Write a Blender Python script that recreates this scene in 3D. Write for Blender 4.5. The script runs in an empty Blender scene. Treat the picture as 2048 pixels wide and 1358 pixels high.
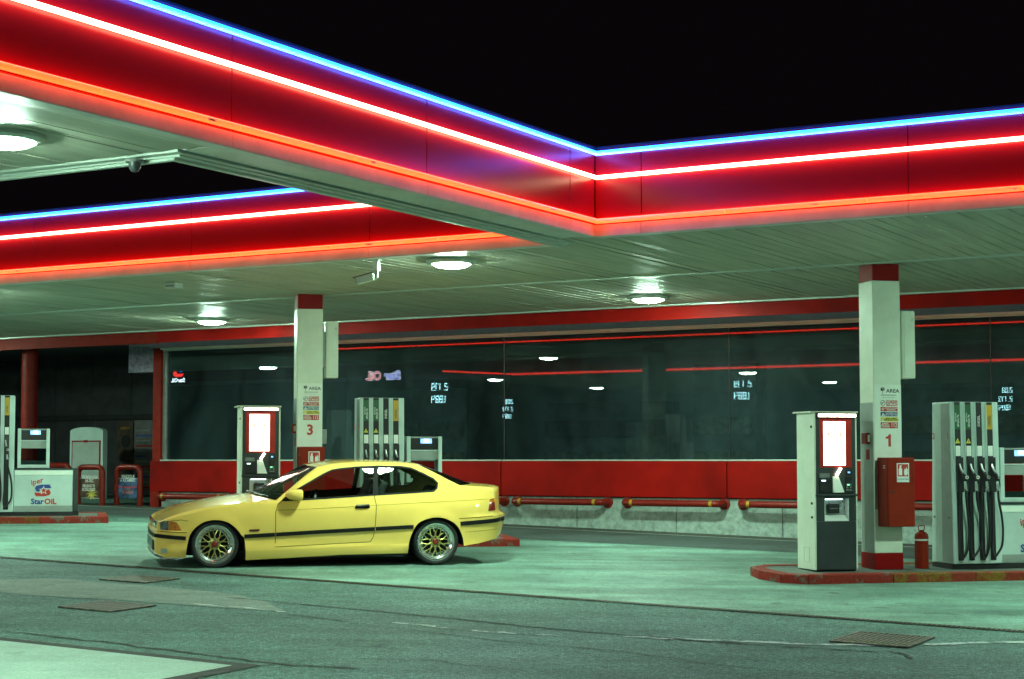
import bpy, bmesh, math, random
from mathutils import Vector, Matrix
from mathutils.geometry import delaunay_2d_cdt
random.seed(7)
R = math.radians
S = bpy.context.scene
COL = S.collection

# ------------------------------------------------------------------ camera
ZC = 1.937                                   # camera height above the ground it stands on
cd = bpy.data.cameras.new('camera')
cam = bpy.data.objects.new('camera', cd); COL.objects.link(cam)
cam.location = (0, 0, ZC); cam.rotation_euler = (R(90 + 3.2), 0, 0)
cd.sensor_width = 36.0; cd.lens = 3440 / 2048 * 36.0
cd.shift_y = 49.7 / 2048; cd.clip_start = 0.1; cd.clip_end = 600
S.camera = cam
# ------------------------------------------------------------------ night sky
W = bpy.data.worlds.new('World'); S.world = W; W.use_nodes = True
bg = W.node_tree.nodes['Background']
bg.inputs[0].default_value = (0.55, 0.36, 0.50, 1); bg.inputs[1].default_value = 0.0045
S.view_settings.view_transform = 'Standard'; S.view_settings.look = 'None'
S.view_settings.exposure = 0.0; S.view_settings.gamma = 1.0
S.cycles.use_denoising = True
S.cycles.max_bounces = 6; S.cycles.diffuse_bounces = 3; S.cycles.glossy_bounces = 3
S.cycles.transparent_max_bounces = 10; S.cycles.transmission_bounces = 6
S.cycles.sample_clamp_indirect = 6.0
S.cycles.caustics_reflective = False; S.cycles.caustics_refractive = False
LAMP_RGB = (0.63, 1.0, 0.75)
LAMP_POWER = 520.0                           # radiance of the canopy lamps' lenses

# ------------------------------------------------------------------ frames of reference
AU = R(-30.1)          # canopy and shop run along this direction (local x = u, y = v)
AC = R(15.0)           # pump islands and the parked car run along this one (x = c, y = n)
def uvw(u, v, z=0.0): return Vector((u*math.cos(AU) - v*math.sin(AU), u*math.sin(AU) + v*math.cos(AU), z))
def cnw(c, n, z=0.0): return Vector((c*math.cos(AC) - n*math.sin(AC), c*math.sin(AC) + n*math.cos(AC), z))
def gz(x, y): return -0.01*x + 0.03*y
def guv(u, v): p = uvw(u, v); return gz(p.x, p.y)
def gcn(c, n): p = cnw(c, n); return gz(p.x, p.y)

# ------------------------------------------------------------------ materials
MATS = {}
def pmat(name, col, rough=0.5, metal=0.0, var=0.12, scale=6.0, bump=0.0, bscale=None, coat=0.0, spec=0.5, col2=None, stretch=None, rvar=0.1):
    m = bpy.data.materials.new(name); m.use_nodes = True; MATS[name] = m
    nt = m.node_tree; N = nt.nodes; L = nt.links; b = N['Principled BSDF']
    tc = N.new('ShaderNodeTexCoord'); mp = N.new('ShaderNodeMapping'); L.new(tc.outputs['Object'], mp.inputs[0])
    if stretch: mp.inputs['Scale'].default_value = stretch
    no = N.new('ShaderNodeTexNoise'); no.inputs['Scale'].default_value = scale; no.inputs['Detail'].default_value = 3; no.inputs['Roughness'].default_value = 0.62
    L.new(mp.outputs[0], no.inputs['Vector'])
    rp = N.new('ShaderNodeValToRGB'); L.new(no.outputs['Fac'], rp.inputs[0])
    c2 = col2 if col2 else tuple(c*(1 - 2*var) for c in col)
    c1 = tuple(min(1, c*(1 + var)) for c in col)
    rp.color_ramp.elements[0].position = 0.3; rp.color_ramp.elements[1].position = 0.62
    rp.color_ramp.elements[0].color = (*c2, 1); rp.color_ramp.elements[1].color = (*c1, 1)
    L.new(rp.outputs[0], b.inputs['Base Color'])
    mr = N.new('ShaderNodeMapRange'); mr.inputs['To Min'].default_value = max(0.02, rough - rvar); mr.inputs['To Max'].default_value = min(1, rough + rvar)
    no2 = N.new('ShaderNodeTexNoise'); no2.inputs['Scale'].default_value = scale*2.7; no2.inputs['Detail'].default_value = 2
    L.new(mp.outputs[0], no2.inputs['Vector']); L.new(no2.outputs['Fac'], mr.inputs[0]); L.new(mr.outputs[0], b.inputs['Roughness'])
    b.inputs['Metallic'].default_value = metal; b.inputs['Specular IOR Level'].default_value = spec
    b.inputs['Coat Weight'].default_value = coat; b.inputs['Coat Roughness'].default_value = 0.03
    if bump:
        bn = N.new('ShaderNodeTexNoise'); bn.inputs['Scale'].default_value = bscale or scale*8; bn.inputs['Detail'].default_value = 3
        L.new(mp.outputs[0], bn.inputs['Vector'])
        bp = N.new('ShaderNodeBump'); bp.inputs['Strength'].default_value = bump; bp.inputs['Distance'].default_value = 0.01
        L.new(bn.outputs['Fac'], bp.inputs['Height']); L.new(bp.outputs[0], b.inputs['Normal'])
    return m
def emat(name, col, strength, base=(0.8, 0.8, 0.8)):
    m = bpy.data.materials.new(name); m.use_nodes = True; MATS[name] = m
    b = m.node_tree.nodes['Principled BSDF']
    b.inputs['Base Color'].default_value = (*base, 1); b.inputs['Emission Color'].default_value = (*col, 1)
    b.inputs['Emission Strength'].default_value = strength; b.inputs['Roughness'].default_value = 0.3
    return m
def glassmat(name, tint, ior=1.5, gain=1.0, rough=0.0, dust=0.0):
    m = bpy.data.materials.new(name); m.use_nodes = True; MATS[name] = m
    nt = m.node_tree; N = nt.nodes; L = nt.links
    for n in list(N): N.remove(n)
    o = N.new('ShaderNodeOutputMaterial'); mx = N.new('ShaderNodeMixShader'); t = N.new('ShaderNodeBsdfTransparent'); g = N.new('ShaderNodeBsdfGlossy')
    t.inputs[0].default_value = (*tint, 1); g.inputs['Roughness'].default_value = rough
    f = N.new('ShaderNodeFresnel'); f.inputs[0].default_value = ior
    k = N.new('ShaderNodeMath'); k.operation = 'MULTIPLY'; k.use_clamp = True; k.inputs[1].default_value = gain
    L.new(f.outputs[0], k.inputs[0]); L.new(k.outputs[0], mx.inputs[0]); L.new(t.outputs[0], mx.inputs[1]); L.new(g.outputs[0], mx.inputs[2]); out = mx.outputs[0]
    if dust:                                          # a film of dust and wiping smears on the pane
        tc = N.new('ShaderNodeTexCoord'); mp = N.new('ShaderNodeMapping'); mp.inputs['Scale'].default_value = (1.0, 1.0, 0.35); L.new(tc.outputs['Object'], mp.inputs[0])
        no = N.new('ShaderNodeTexNoise'); no.inputs['Scale'].default_value = 1.1; no.inputs['Detail'].default_value = 5; no.inputs['Roughness'].default_value = 0.65; no.inputs['Distortion'].default_value = 0.8; L.new(mp.outputs[0], no.inputs['Vector'])
        mr = N.new('ShaderNodeMapRange'); mr.inputs['From Min'].default_value = 0.35; mr.inputs['From Max'].default_value = 0.75; mr.inputs['To Min'].default_value = dust*0.25; mr.inputs['To Max'].default_value = dust; L.new(no.outputs['Fac'], mr.inputs[0])
        df = N.new('ShaderNodeBsdfDiffuse'); df.inputs[0].default_value = (0.36, 0.54, 0.58, 1); m2 = N.new('ShaderNodeMixShader')
        L.new(mr.outputs[0], m2.inputs[0]); L.new(out, m2.inputs[1]); L.new(df.outputs[0], m2.inputs[2]); out = m2.outputs[0]
    L.new(out, o.inputs[0])
    return m
def groundmat(name, dark, light, speck, rough, stain=0.5, big=0.35, tyre=None, wet=0.0):
    """aggregate speckle + broad stains + streaks along the driving direction"""
    m = bpy.data.materials.new(name); m.use_nodes = True; MATS[name] = m
    nt = m.node_tree; N = nt.nodes; L = nt.links; b = N['Principled BSDF']
    tc = N.new('ShaderNodeTexCoord')
    def noise(scale, detail=6, rgh=0.6, sc=None, rot=0.0):
        mp = N.new('ShaderNodeMapping'); L.new(tc.outputs['Object'], mp.inputs[0])
        mp.inputs['Rotation'].default_value = (0, 0, rot)
        if sc: mp.inputs['Scale'].default_value = sc
        n = N.new('ShaderNodeTexNoise'); n.inputs['Scale'].default_value = scale; n.inputs['Detail'].default_value = detail; n.inputs['Roughness'].default_value = rgh
        L.new(mp.outputs[0], n.inputs['Vector']); return n
    def ramp(src, p0, p1, c0=(0, 0, 0), c1=(1, 1, 1)):
        r = N.new('ShaderNodeValToRGB'); L.new(src, r.inputs[0]); r.color_ramp.elements[0].position = p0; r.color_ramp.elements[1].position = p1
        r.color_ramp.elements[0].color = (*c0, 1); r.color_ramp.elements[1].color = (*c1, 1); return r
    def mix(f, a, c, mode='MIX'):
        x = N.new('ShaderNodeMix'); x.data_type = 'RGBA'; x.blend_type = mode
        if isinstance(f, float): x.inputs[0].default_value = f
        else: L.new(f, x.inputs[0])
        L.new(a, x.inputs[6]); L.new(c, x.inputs[7]); return x.outputs[2]
    base = ramp(noise(big, 4, 0.6).outputs['Fac'], 0.32, 0.66, dark, light)
    streak = ramp(noise(0.5, 4, 0.65, (0.25, 2.2, 1), -AC).outputs['Fac'], 0.35, 0.65, (1-stain,)*3, (1, 1, 1))
    c = mix(1.0, base.outputs[0], streak.outputs[0], 'MULTIPLY')
    blot = ramp(noise(1.7, 5, 0.7).outputs['Fac'], 0.40, 0.56, (1-stain*0.6,)*3, (1, 1, 1))
    c = mix(1.0, c, blot.outputs[0], 'MULTIPLY')
    sp = ramp(noise(95, 2, 0.5).outputs['Fac'], 0.36, 0.66, (1-speck,)*3, (1+speck*0.6,)*3)
    c = mix(1.0, c, sp.outputs[0], 'MULTIPLY')
    sp2 = ramp(noise(24, 3, 0.7).outputs['Fac'], 0.35, 0.65, (1-speck*0.7,)*3, (1+speck*0.4,)*3)
    c = mix(1.0, c, sp2.outputs[0], 'MULTIPLY')
    trk = ramp(noise(0.9, 3, 0.55, (0.10, 1.5, 1), -AC + 0.12).outputs['Fac'], 0.56, 0.68, (1, 1, 1), (1-stain*0.75,)*3)
    c = mix(1.0, c, trk.outputs[0], 'MULTIPLY')
    oil = ramp(noise(3.1, 3, 0.5).outputs['Fac'], 0.655, 0.72, (1, 1, 1), (1-stain*0.9,)*3)
    c = mix(1.0, c, oil.outputs[0], 'MULTIPLY')
    L.new(c, b.inputs['Base Color'])
    rr = N.new('ShaderNodeMapRange'); rr.inputs['To Min'].default_value = rough - 0.15; rr.inputs['To Max'].default_value = min(1, rough + 0.12)
    L.new(noise(1.1, 3).outputs['Fac'], rr.inputs[0]); L.new(rr.outputs[0], b.inputs['Roughness'])
    b.inputs['Specular IOR Level'].default_value = 0.35
    bp = N.new('ShaderNodeBump'); bp.inputs['Strength'].default_value = 0.5; bp.inputs['Distance'].default_value = 0.006
    L.new(noise(70, 3, 0.6).outputs['Fac'], bp.inputs['Height']); L.new(bp.outputs[0], b.inputs['Normal'])
    return m
def wornmat(name, paint, under, worn=0.5, scale=3.0, third=None, zlo=None, rough=0.6):
    """paint chipped down to what is under it, with grime of its own shape"""
    m = bpy.data.materials.new(name); m.use_nodes = True; MATS[name] = m
    nt = m.node_tree; N = nt.nodes; L = nt.links; b = N['Principled BSDF']
    tc = N.new('ShaderNodeTexCoord')
    def noise(s, d=5, r=0.7):
        n = N.new('ShaderNodeTexNoise'); n.inputs['Scale'].default_value = s; n.inputs['Detail'].default_value = d; n.inputs['Roughness'].default_value = r; L.new(tc.outputs['Object'], n.inputs['Vector']); return n
    r = N.new('ShaderNodeValToRGB'); L.new(noise(scale).outputs['Fac'], r.inputs[0])
    r.color_ramp.elements[0].position = worn - 0.03; r.color_ramp.elements[1].position = worn + 0.03
    r.color_ramp.elements[0].color = (*under, 1); r.color_ramp.elements[1].color = (*paint, 1)
    out = r.outputs[0]
    if third:
        r2 = N.new('ShaderNodeValToRGB'); L.new(noise(scale*0.6, 6, 0.6).outputs['Fac'], r2.inputs[0])
        r2.color_ramp.elements[0].position = 0.5; r2.color_ramp.elements[1].position = 0.62
        x = N.new('ShaderNodeMix'); x.data_type = 'RGBA'; L.new(r2.outputs[0], x.inputs[0]); L.new(out, x.inputs[6]); x.inputs[7].default_value = (*third, 1); out = x.outputs[2]
    g = N.new('ShaderNodeValToRGB'); L.new(noise(scale*7, 6).outputs['Fac'], g.inputs[0])
    g.color_ramp.elements[0].position = 0.25; g.color_ramp.elements[0].color = (0.45, 0.45, 0.45, 1); g.color_ramp.elements[1].position = 0.6
    x = N.new('ShaderNodeMix'); x.data_type = 'RGBA'; x.blend_type = 'MULTIPLY'; x.inputs[0].default_value = 1; L.new(out, x.inputs[6]); L.new(g.outputs[0], x.inputs[7])
    L.new(x.outputs[2], b.inputs['Base Color']); b.inputs['Roughness'].default_value = rough; b.inputs['Specular IOR Level'].default_value = 0.2
    bp = N.new('ShaderNodeBump'); bp.inputs['Strength'].default_value = 0.4; bp.inputs['Distance'].default_value = 0.01
    L.new(noise(scale*10).outputs['Fac'], bp.inputs['Height']); L.new(bp.outputs[0], b.inputs['Normal'])
    return m

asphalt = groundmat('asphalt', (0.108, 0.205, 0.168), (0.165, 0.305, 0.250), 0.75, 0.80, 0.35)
asphalt2 = groundmat('asphalt_strip', (0.075, 0.10, 0.095), (0.105, 0.14, 0.13), 0.35, 0.80, 0.35)
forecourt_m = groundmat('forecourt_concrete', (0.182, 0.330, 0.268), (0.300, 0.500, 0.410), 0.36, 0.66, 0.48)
slab_m = groundmat('slab_concrete', (0.32, 0.43, 0.36), (0.43, 0.56, 0.47), 0.20, 0.7, 0.22)
patch_m = groundmat('patch_mortar', (0.20, 0.255, 0.21), (0.27, 0.33, 0.27), 0.30, 0.8, 0.3)
paint_m = wornmat('worn_white_paint', (0.50, 0.58, 0.52), (0.13, 0.18, 0.16), 0.47, 5.0)
paint_y = wornmat('worn_yellow_paint', (0.30, 0.27, 0.14), (0.10, 0.11, 0.08), 0.50, 9.0)
crack_m = pmat('crack_dirt', (0.03, 0.03, 0.025), 0.95, var=0.3)
grate_m = pmat('grate_iron', (0.16, 0.14, 0.11), 0.55, 0.5, var=0.35, scale=12)
pit_m = pmat('drain_pit', (0.012, 0.014, 0.013), 0.9)
kerb_r = wornmat('kerb_red_paint', (0.31, 0.028, 0.018), (0.17, 0.15, 0.12), 0.43, 4.0)
kerb_y = wornmat('kerb_red_over_yellow', (0.28, 0.035, 0.018), (0.24, 0.12, 0.02), 0.47, 4.5, third=(0.22, 0.07, 0.015))
isl_top = groundmat('island_concrete', (0.17, 0.20, 0.18), (0.26, 0.32, 0.28), 0.25, 0.8, 0.4)
red_panel = pmat('red_panel', (0.33, 0.005, 0.0025), 0.5, var=0.20, scale=0.9, spec=0.10)
red_fascia = pmat('red_fascia', (0.46, 0.009, 0.019), 0.24, var=0.04, scale=0.8, spec=0.35, rvar=0.03)
red_dull = pmat('red_dull_paint', (0.27, 0.016, 0.008), 0.55, var=0.12, spec=0.12)
red_gloss = pmat('red_gloss_paint', (0.21, 0.012, 0.006), 0.38, var=0.08, spec=0.3)
red_cap = pmat('red_band_paint', (0.28, 0.005, 0.005), 0.45, var=0.06, spec=0.12)
red_box = pmat('red_cabinet_paint', (0.25, 0.018, 0.006), 0.45, var=0.08, scale=3, spec=0.15)
white_paint = pmat('white_paint', (0.72, 0.76, 0.64), 0.42, var=0.05, scale=2.5)
white_sheet = pmat('white_vinyl', (0.80, 0.84, 0.76), 0.35, var=0.02)
lip_m = pmat('pale_lip_paint', (0.76, 0.74, 0.68), 0.40, var=0.08, scale=2)
ceil_m = pmat('ceiling_slats', (0.47, 0.47, 0.38), 0.48, 0.0, var=0.10, scale=1.5, stretch=(6, 0.6, 1), coat=0.0, spec=0.38)
trim_m = pmat('pale_metal_trim', (0.55, 0.62, 0.56), 0.32, 0.2, var=0.03, rvar=0.03)
soffit_m = pmat('eave_soffit_stone', (0.34, 0.28, 0.38), 0.6, var=0.25, scale=16)
plinth_m = wornmat('plinth_concrete', (0.42, 0.50, 0.45), (0.36, 0.43, 0.38), 0.40, 1.4, rough=0.75)
black_p = pmat('black_plastic', (0.012, 0.012, 0.013), 0.38, var=0.2, scale=9)
black_m = pmat('black_matt', (0.008, 0.008, 0.008), 0.7, var=0.2)
dark_grey = pmat('dark_grey_panel', (0.035, 0.042, 0.045), 0.35, var=0.12, scale=4)
mid_grey = pmat('mid_grey_panel', (0.20, 0.21, 0.20), 0.45, var=0.12)
pump_w = pmat('pump_grey_paint', (0.50, 0.60, 0.57), 0.35, var=0.06, scale=3)
pump_d = pmat('pump_side_paint', (0.28, 0.31, 0.29), 0.40, var=0.08, scale=3)
clad_m = pmat('dark_cladding', (0.030, 0.028, 0.032), 0.55, var=0.25, scale=3)
roof_m = pmat('roof_felt', (0.05, 0.05, 0.05), 0.9, var=0.2)
interior_m = pmat('shop_interior', (0.36, 0.46, 0.46), 0.8, var=0.35, scale=0.7)
shelf_m = pmat('shop_shelving', (0.16, 0.19, 0.19), 0.6, var=0.4, scale=2)
yel_band = pmat('yellow_band', (0.45, 0.26, 0.02), 0.4, var=0.1)
txt_red = pmat('print_red', (0.50, 0.030, 0.020), 0.5, var=0.03)
txt_blue = pmat('print_blue', (0.020, 0.055, 0.25), 0.5, var=0.03)
txt_teal = pmat('print_teal', (0.03, 0.16, 0.22), 0.5, var=0.03)
txt_yel = pmat('print_yellow', (0.70, 0.60, 0.06), 0.5, var=0.03)
txt_wht = pmat('print_white', (0.80, 0.80, 0.76), 0.5, var=0.02)
txt_blk = pmat('print_black', (0.03, 0.035, 0.03), 0.5, var=0.05)
txt_grn = pmat('print_green', (0.015, 0.09, 0.03), 0.5, var=0.05)
txt_amb = pmat('print_amber', (0.55, 0.30, 0.015), 0.5, var=0.05)
poster_brown = pmat('poster_brown', (0.10, 0.055, 0.035), 0.35, var=0.5, scale=5, coat=0.2)
poster_blue = pmat('poster_blue', (0.055, 0.10, 0.20), 0.35, var=0.5, scale=5, coat=0.2)
poster_dark = pmat('poster_dark', (0.05, 0.028, 0.015), 0.5, var=0.6, scale=7)
notice_m = pmat('notice_grey', (0.13, 0.12, 0.12), 0.5, var=0.15)
chrome = pmat('polished_aluminium', (0.85, 0.88, 0.86), 0.16, 0.88, var=0.03, scale=4, rvar=0.04)
silver = pmat('silver_paint', (0.55, 0.58, 0.56), 0.3, 0.7, var=0.05)
glass_shop = glassmat('shop_glass', (0.55, 0.64, 0.66), 1.5, 0.85, dust=0.075)
glass_pump = glassmat('pump_glass', (0.55, 0.65, 0.65), 1.5, 1.0)
lamp_lens = emat('lamp_lens', LAMP_RGB, LAMP_POWER)
neon_blue = emat('neon_blue', (0.004, 0.115, 1.0), 19.0)
neon_white = emat('neon_white', (1.0, 0.70, 0.38), 7.5)
neon_orange = emat('neon_orange', (1.0, 0.045, 0.0008), 5.5)
neon_red = emat('neon_red', (1.0, 0.030, 0.012), 12.0)
screen_white = emat('screen_white', (1.0, 0.86, 0.78), 7.0)
screen_pink = emat('screen_pink', (1.0, 0.30, 0.22), 0.9)
screen_grey = emat('screen_grey', (1.0, 0.80, 0.74), 1.0)
kiosk_glow_red = pmat('kiosk_painted_glow', (0.42, 0.022, 0.012), 0.4, var=0.08, spec=0.3)  # red glow around the kiosk screens, put into a surface colour
red_dark = pmat('red_dark_paint', (0.15, 0.010, 0.006), 0.5, var=0.15, spec=0.15)
bar_white = emat('light_bar', (1.0, 0.80, 0.62), 9.0)
glow_blue = emat('screen_blue', (0.05, 0.30, 0.90), 1.2)
glow_cyan = emat('led_cyan', (0.45, 0.95, 1.0), 32.0)
glow_niche = emat('niche_light', (0.70, 1.0, 1.0), 3.5)
sign_white = emat('sign_white_light', (0.9, 0.95, 1.0), 14.0)
sign_red = emat('sign_red_light', (1.0, 0.03, 0.02), 10.0)
sign_blue = emat('sign_blue_light', (0.02, 0.12, 1.0), 10.0)

# ------------------------------------------------------------------ building helpers
def tag(o, label=None, cat=None, group=None, kind=None):
    if label: o['label'] = label
    if cat: o['category'] = cat
    if group: o['group'] = group
    if kind: o['kind'] = kind
    return o
def empty(name, loc=(0, 0, 0), rz=0.0, label=None, cat=None, group=None):
    o = bpy.data.objects.new(name, None); COL.objects.link(o); o.location = loc; o.rotation_euler = (0, 0, rz); o.empty_display_size = 0.1
    return tag(o, label, cat, group)
class MB:
    def __init__(s): s.v = []; s.f = []
    def add(s, vs, fs):
        k = len(s.v); s.v += [tuple(p) for p in vs]; s.f += [tuple(i + k for i in f) for f in fs]; return s
    def box(s, x0, x1, y0, y1, z0, z1):
        return s.add([(x0,y0,z0),(x1,y0,z0),(x1,y1,z0),(x0,y1,z0),(x0,y0,z1),(x1,y0,z1),(x1,y1,z1),(x0,y1,z1)],
                     [(0,3,2,1),(4,5,6,7),(0,1,5,4),(1,2,6,5),(2,3,7,6),(3,0,4,7)])
    def prism(s, poly, y0, y1):                       # poly in (x, z), pushed along y
        n = len(poly)
        return s.add([(x, y0, z) for x, z in poly] + [(x, y1, z) for x, z in poly],
                     [tuple(range(n)), tuple(range(2*n - 1, n - 1, -1))] + [(i, i + n, (i+1) % n + n, (i+1) % n) for i in range(n)])
    def prismz(s, poly, z0, z1):                      # poly in (x, y), pushed along z
        n = len(poly)
        return s.add([(x, y, z0) for x, y in poly] + [(x, y, z1) for x, y in poly],
                     [tuple(range(n-1, -1, -1)), tuple(range(n, 2*n))] + [(i, (i+1) % n, (i+1) % n + n, i + n) for i in range(n)])
    def prismx(s, poly, x0, x1):                      # poly in (y, z), pushed along x
        n = len(poly)
        return s.add([(x0, y, z) for y, z in poly] + [(x1, y, z) for y, z in poly],
                     [tuple(range(n-1, -1, -1)), tuple(range(n, 2*n))] + [(i, (i+1) % n, (i+1) % n + n, i + n) for i in range(n)])
    def tube(s, pts, r, n=8, caps=True):
        pts = [Vector(p) for p in pts]; rings = []
        rr = r if isinstance(r, (list, tuple)) else [r]*len(pts)
        up = None
        for i, p in enumerate(pts):
            d = (pts[min(i+1, len(pts)-1)] - pts[max(i-1, 0)]).normalized()
            if up is None or abs(d.dot(up)) > 0.97: up = Vector((0, 0, 1)) if abs(d.z) < 0.9 else Vector((1, 0, 0))
            a = d.cross(up).normalized(); b = a.cross(d).normalized(); up = b
            rings.append([p + (a*math.cos(2*math.pi*k/n) + b*math.sin(2*math.pi*k/n))*rr[i] for k in range(n)])
        vs = [q for g in rings for q in g]; fs = []
        for i in range(len(pts)-1):
            for k in range(n): fs.append((i*n+k, i*n+(k+1) % n, (i+1)*n+(k+1) % n, (i+1)*n+k))
        if caps: fs += [tuple(range(n-1, -1, -1)), tuple((len(pts)-1)*n + k for k in range(n))]
        return s.add(vs, fs)
    def lathe(s, prof, n=24, axis='z', c=(0, 0, 0), close=False, cap=True):   # prof of (r, h)
        vs = []
        for r, h in prof:
            for k in range(n):
                a = 2*math.pi*k/n; x, y = r*math.cos(a), r*math.sin(a)
                p = {'z': (x, y, h), 'y': (x, h, y), 'x': (h, x, y)}[axis]
                vs.append((p[0]+c[0], p[1]+c[1], p[2]+c[2]))
        fs = []; m = len(prof)
        for i in range(m - 1 + (1 if close else 0)):
            j = (i+1) % m
            for k in range(n): fs.append((i*n+k, i*n+(k+1) % n, j*n+(k+1) % n, j*n+k))
        if not close and cap:
            if prof[0][0] > 1e-4: fs.append(tuple(range(n)))
            if prof[-1][0] > 1e-4: fs.append(tuple((m-1)*n + k for k in range(n)))
        return s.add(vs, fs)
    def sphere(s, c, r, n=10, sz=1.0):
        return s.lathe([(max(1e-5, r*math.sin(math.pi*i/n)), -r*sz*math.cos(math.pi*i/n)) for i in range(n+1)], n*2, 'z', c)
    def mesh(s, name, bevel=0.0, smooth=False):
        me = bpy.data.meshes.new(name); me.from_pydata(s.v, [], s.f)
        bm = bmesh.new(); bm.from_mesh(me)
        bmesh.ops.remove_doubles(bm, verts=bm.verts, dist=1e-6)
        bmesh.ops.recalc_face_normals(bm, faces=bm.faces)
        if bevel: bmesh.ops.bevel(bm, geom=[e for e in bm.edges if len(e.link_faces) == 2 and e.calc_face_angle() > 0.6], offset=bevel, segments=2, affect='EDGES', profile=0.5)
        bm.to_mesh(me); bm.free()
        if smooth: me.shade_smooth(); me.set_sharp_from_angle(angle=R(35))
        return me
    def build(s, name, mat, parent=None, loc=(0, 0, 0), rot=(0, 0, 0), bevel=0.0, smooth=False):
        me = s.mesh(name, bevel, smooth); me.materials.append(mat)
        o = bpy.data.objects.new(name, me); COL.objects.link(o); o.location = loc; o.rotation_euler = rot
        if parent: o.parent = parent
        return o
def inst(src, parent=None, loc=None, rot=None):
    o = src.copy(); COL.objects.link(o)
    if parent: o.parent = parent
    if loc is not None: o.location = loc
    if rot is not None: o.rotation_euler = rot
    return o
def clone(o, parent=None):
    c = o.copy(); COL.objects.link(c); c.parent = parent
    for ch in list(o.children): clone(ch, c)
    return c
def text(name, body, size, mat, parent, loc, rot=(R(90), 0, 0), ax='CENTER', bold=0.0, shear=0.0, sx=1.0, depth=0.0008, space=1.0):
    cu = bpy.data.curves.new(name, 'FONT'); cu.body = body; cu.size = size; cu.align_x = ax; cu.align_y = 'CENTER'
    cu.offset = bold*size; cu.shear = shear; cu.extrude = depth; cu.resolution_u = 2; cu.space_character = space; cu.space_line = 0.85
    t = bpy.data.objects.new(name, cu); COL.objects.link(t)
    dg = bpy.context.evaluated_depsgraph_get()
    me = bpy.data.meshes.new_from_object(t.evaluated_get(dg)); me.name = name
    bpy.data.objects.remove(t); bpy.data.curves.remove(cu)
    me.materials.clear(); me.materials.append(mat)
    o = bpy.data.objects.new(name, me); COL.objects.link(o); o.location = loc; o.rotation_euler = rot; o.scale = (sx, 1, 1)
    if parent: o.parent = parent
    return o
def plate(name, mat, parent, x0, x1, z0, z1, y, t=0.004, bevel=0.0):
    return MB().box(x0, x1, y - t, y, z0, z1).build(name, mat, parent, bevel=bevel)
def hugz(poly, dz, fn):                              # flat polygon laid on the ground (poly in a local frame)
    vs = [fn(*p) for p in poly]; return [Vector((p.x, p.y, gz(p.x, p.y) + dz)) for p in vs]
def ground_sheet(name, poly, dz, mat, fn=uvw, parent=None):
    me = bpy.data.meshes.new(name); vs = hugz(poly, dz, fn); me.from_pydata(vs, [], [tuple(range(len(vs)))])
    bm = bmesh.new(); bm.from_mesh(me); bmesh.ops.triangulate(bm, faces=bm.faces)
    for f in bm.faces:
        if f.normal.z < 0: f.normal_flip()
    bm.to_mesh(me); bm.free(); me.materials.append(mat)
    o = bpy.data.objects.new(name, me); COL.objects.link(o)
    if parent: o.parent = parent
    else: o['kind'] = 'structure'
    return o
# ================================================================== ground
def clampz(x, y): return gz(max(-45, min(45, x)), max(-40, min(50, y)))
xs = [-300, -120, -45, -20, -10, 0, 10, 20, 45, 120, 300]; ys = [-300, -120, -40, -10, 5, 10, 15, 20, 25, 30, 50, 120, 300]
gv = [(x, y, clampz(x, y)) for y in ys for x in xs]; nx = len(xs)
gf = [(j*nx+i, j*nx+i+1, (j+1)*nx+i+1, (j+1)*nx+i) for j in range(len(ys)-1) for i in range(nx-1)]
ground = MB().add(gv, gf).build('ground', asphalt); tag(ground, kind='structure')
ground_sheet('forecourt', [(-44, 15.68), (16, 15.68), (16, 23.4), (-8.5, 22.42), (-12.7, 22.24), (-16.5, 21.9), (-19.6, 21.5), (-22, 20.7), (-44, 17.5)], 0.004, forecourt_m)
ground_sheet('wall_strip', [(-44, 22.9), (-22.4, 22.9), (-16.5, 22.0), (-12.7, 22.3), (-8.5, 22.48), (16, 23.46), (16, 24.36), (-44, 24.36)], 0.0045, asphalt2)
ground_sheet('gutter_line', [(-44, 24.362), (16, 24.362), (16, 24.43), (-44, 24.43)], 0.009, plinth_m)
ground_sheet('gutter', [(-44, 24.432), (16, 24.432), (16, 25.06), (-44, 25.06)], 0.005, pmat('gutter_dirt', (0.055, 0.055, 0.045), 0.9, var=0.4, scale=2))
ground_sheet('concrete_slab', [(-30, 9.3), (-30, 10.2), (-8.28, 10.13), (-8.28, -4), (-30, -4)], 0.006, slab_m)
ground_sheet('slab_joint', [(-30, 10.2), (-30, 10.36), (-8.10, 10.26), (-8.10, -4), (-8.28, -4), (-8.28, 10.13)], 0.005, crack_m)
random.seed(3)
def jag(pts, k, amp):
    out = []
    for (a, b) in zip(pts[:-1], pts[1:]):
        for i in range(k): t = i/k; out.append((a[0]+(b[0]-a[0])*t + random.uniform(-amp, amp), a[1]+(b[1]-a[1])*t + random.uniform(-amp, amp)))
    return out + [pts[-1]]
def ribbon(name, pts, w, dz, mat, parent=ground, wv=0.5):
    vs = []; n = len(pts)
    for i, p in enumerate(pts):
        a = Vector(pts[max(0, i-1)]); b = Vector(pts[min(n-1, i+1)]); d = (b-a).normalized(); q = Vector((-d.y, d.x))
        ww = w*random.uniform(1-wv, 1+wv)*0.5*(0.15 if i in (0, n-1) else 1)
        for s in (-1, 1):
            c = Vector(p)+q*ww*s; P = uvw(c.x, c.y); vs.append((P.x, P.y, gz(P.x, P.y)+dz))
    return MB().add(vs, [(2*i, 2*i+1, 2*i+3, 2*i+2) for i in range(n-1)]).build(name, mat, parent)
def smoothpoly(pts, k=4, amp=0.05):
    return jag(pts + [pts[0]], k, amp)[:-1]
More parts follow.
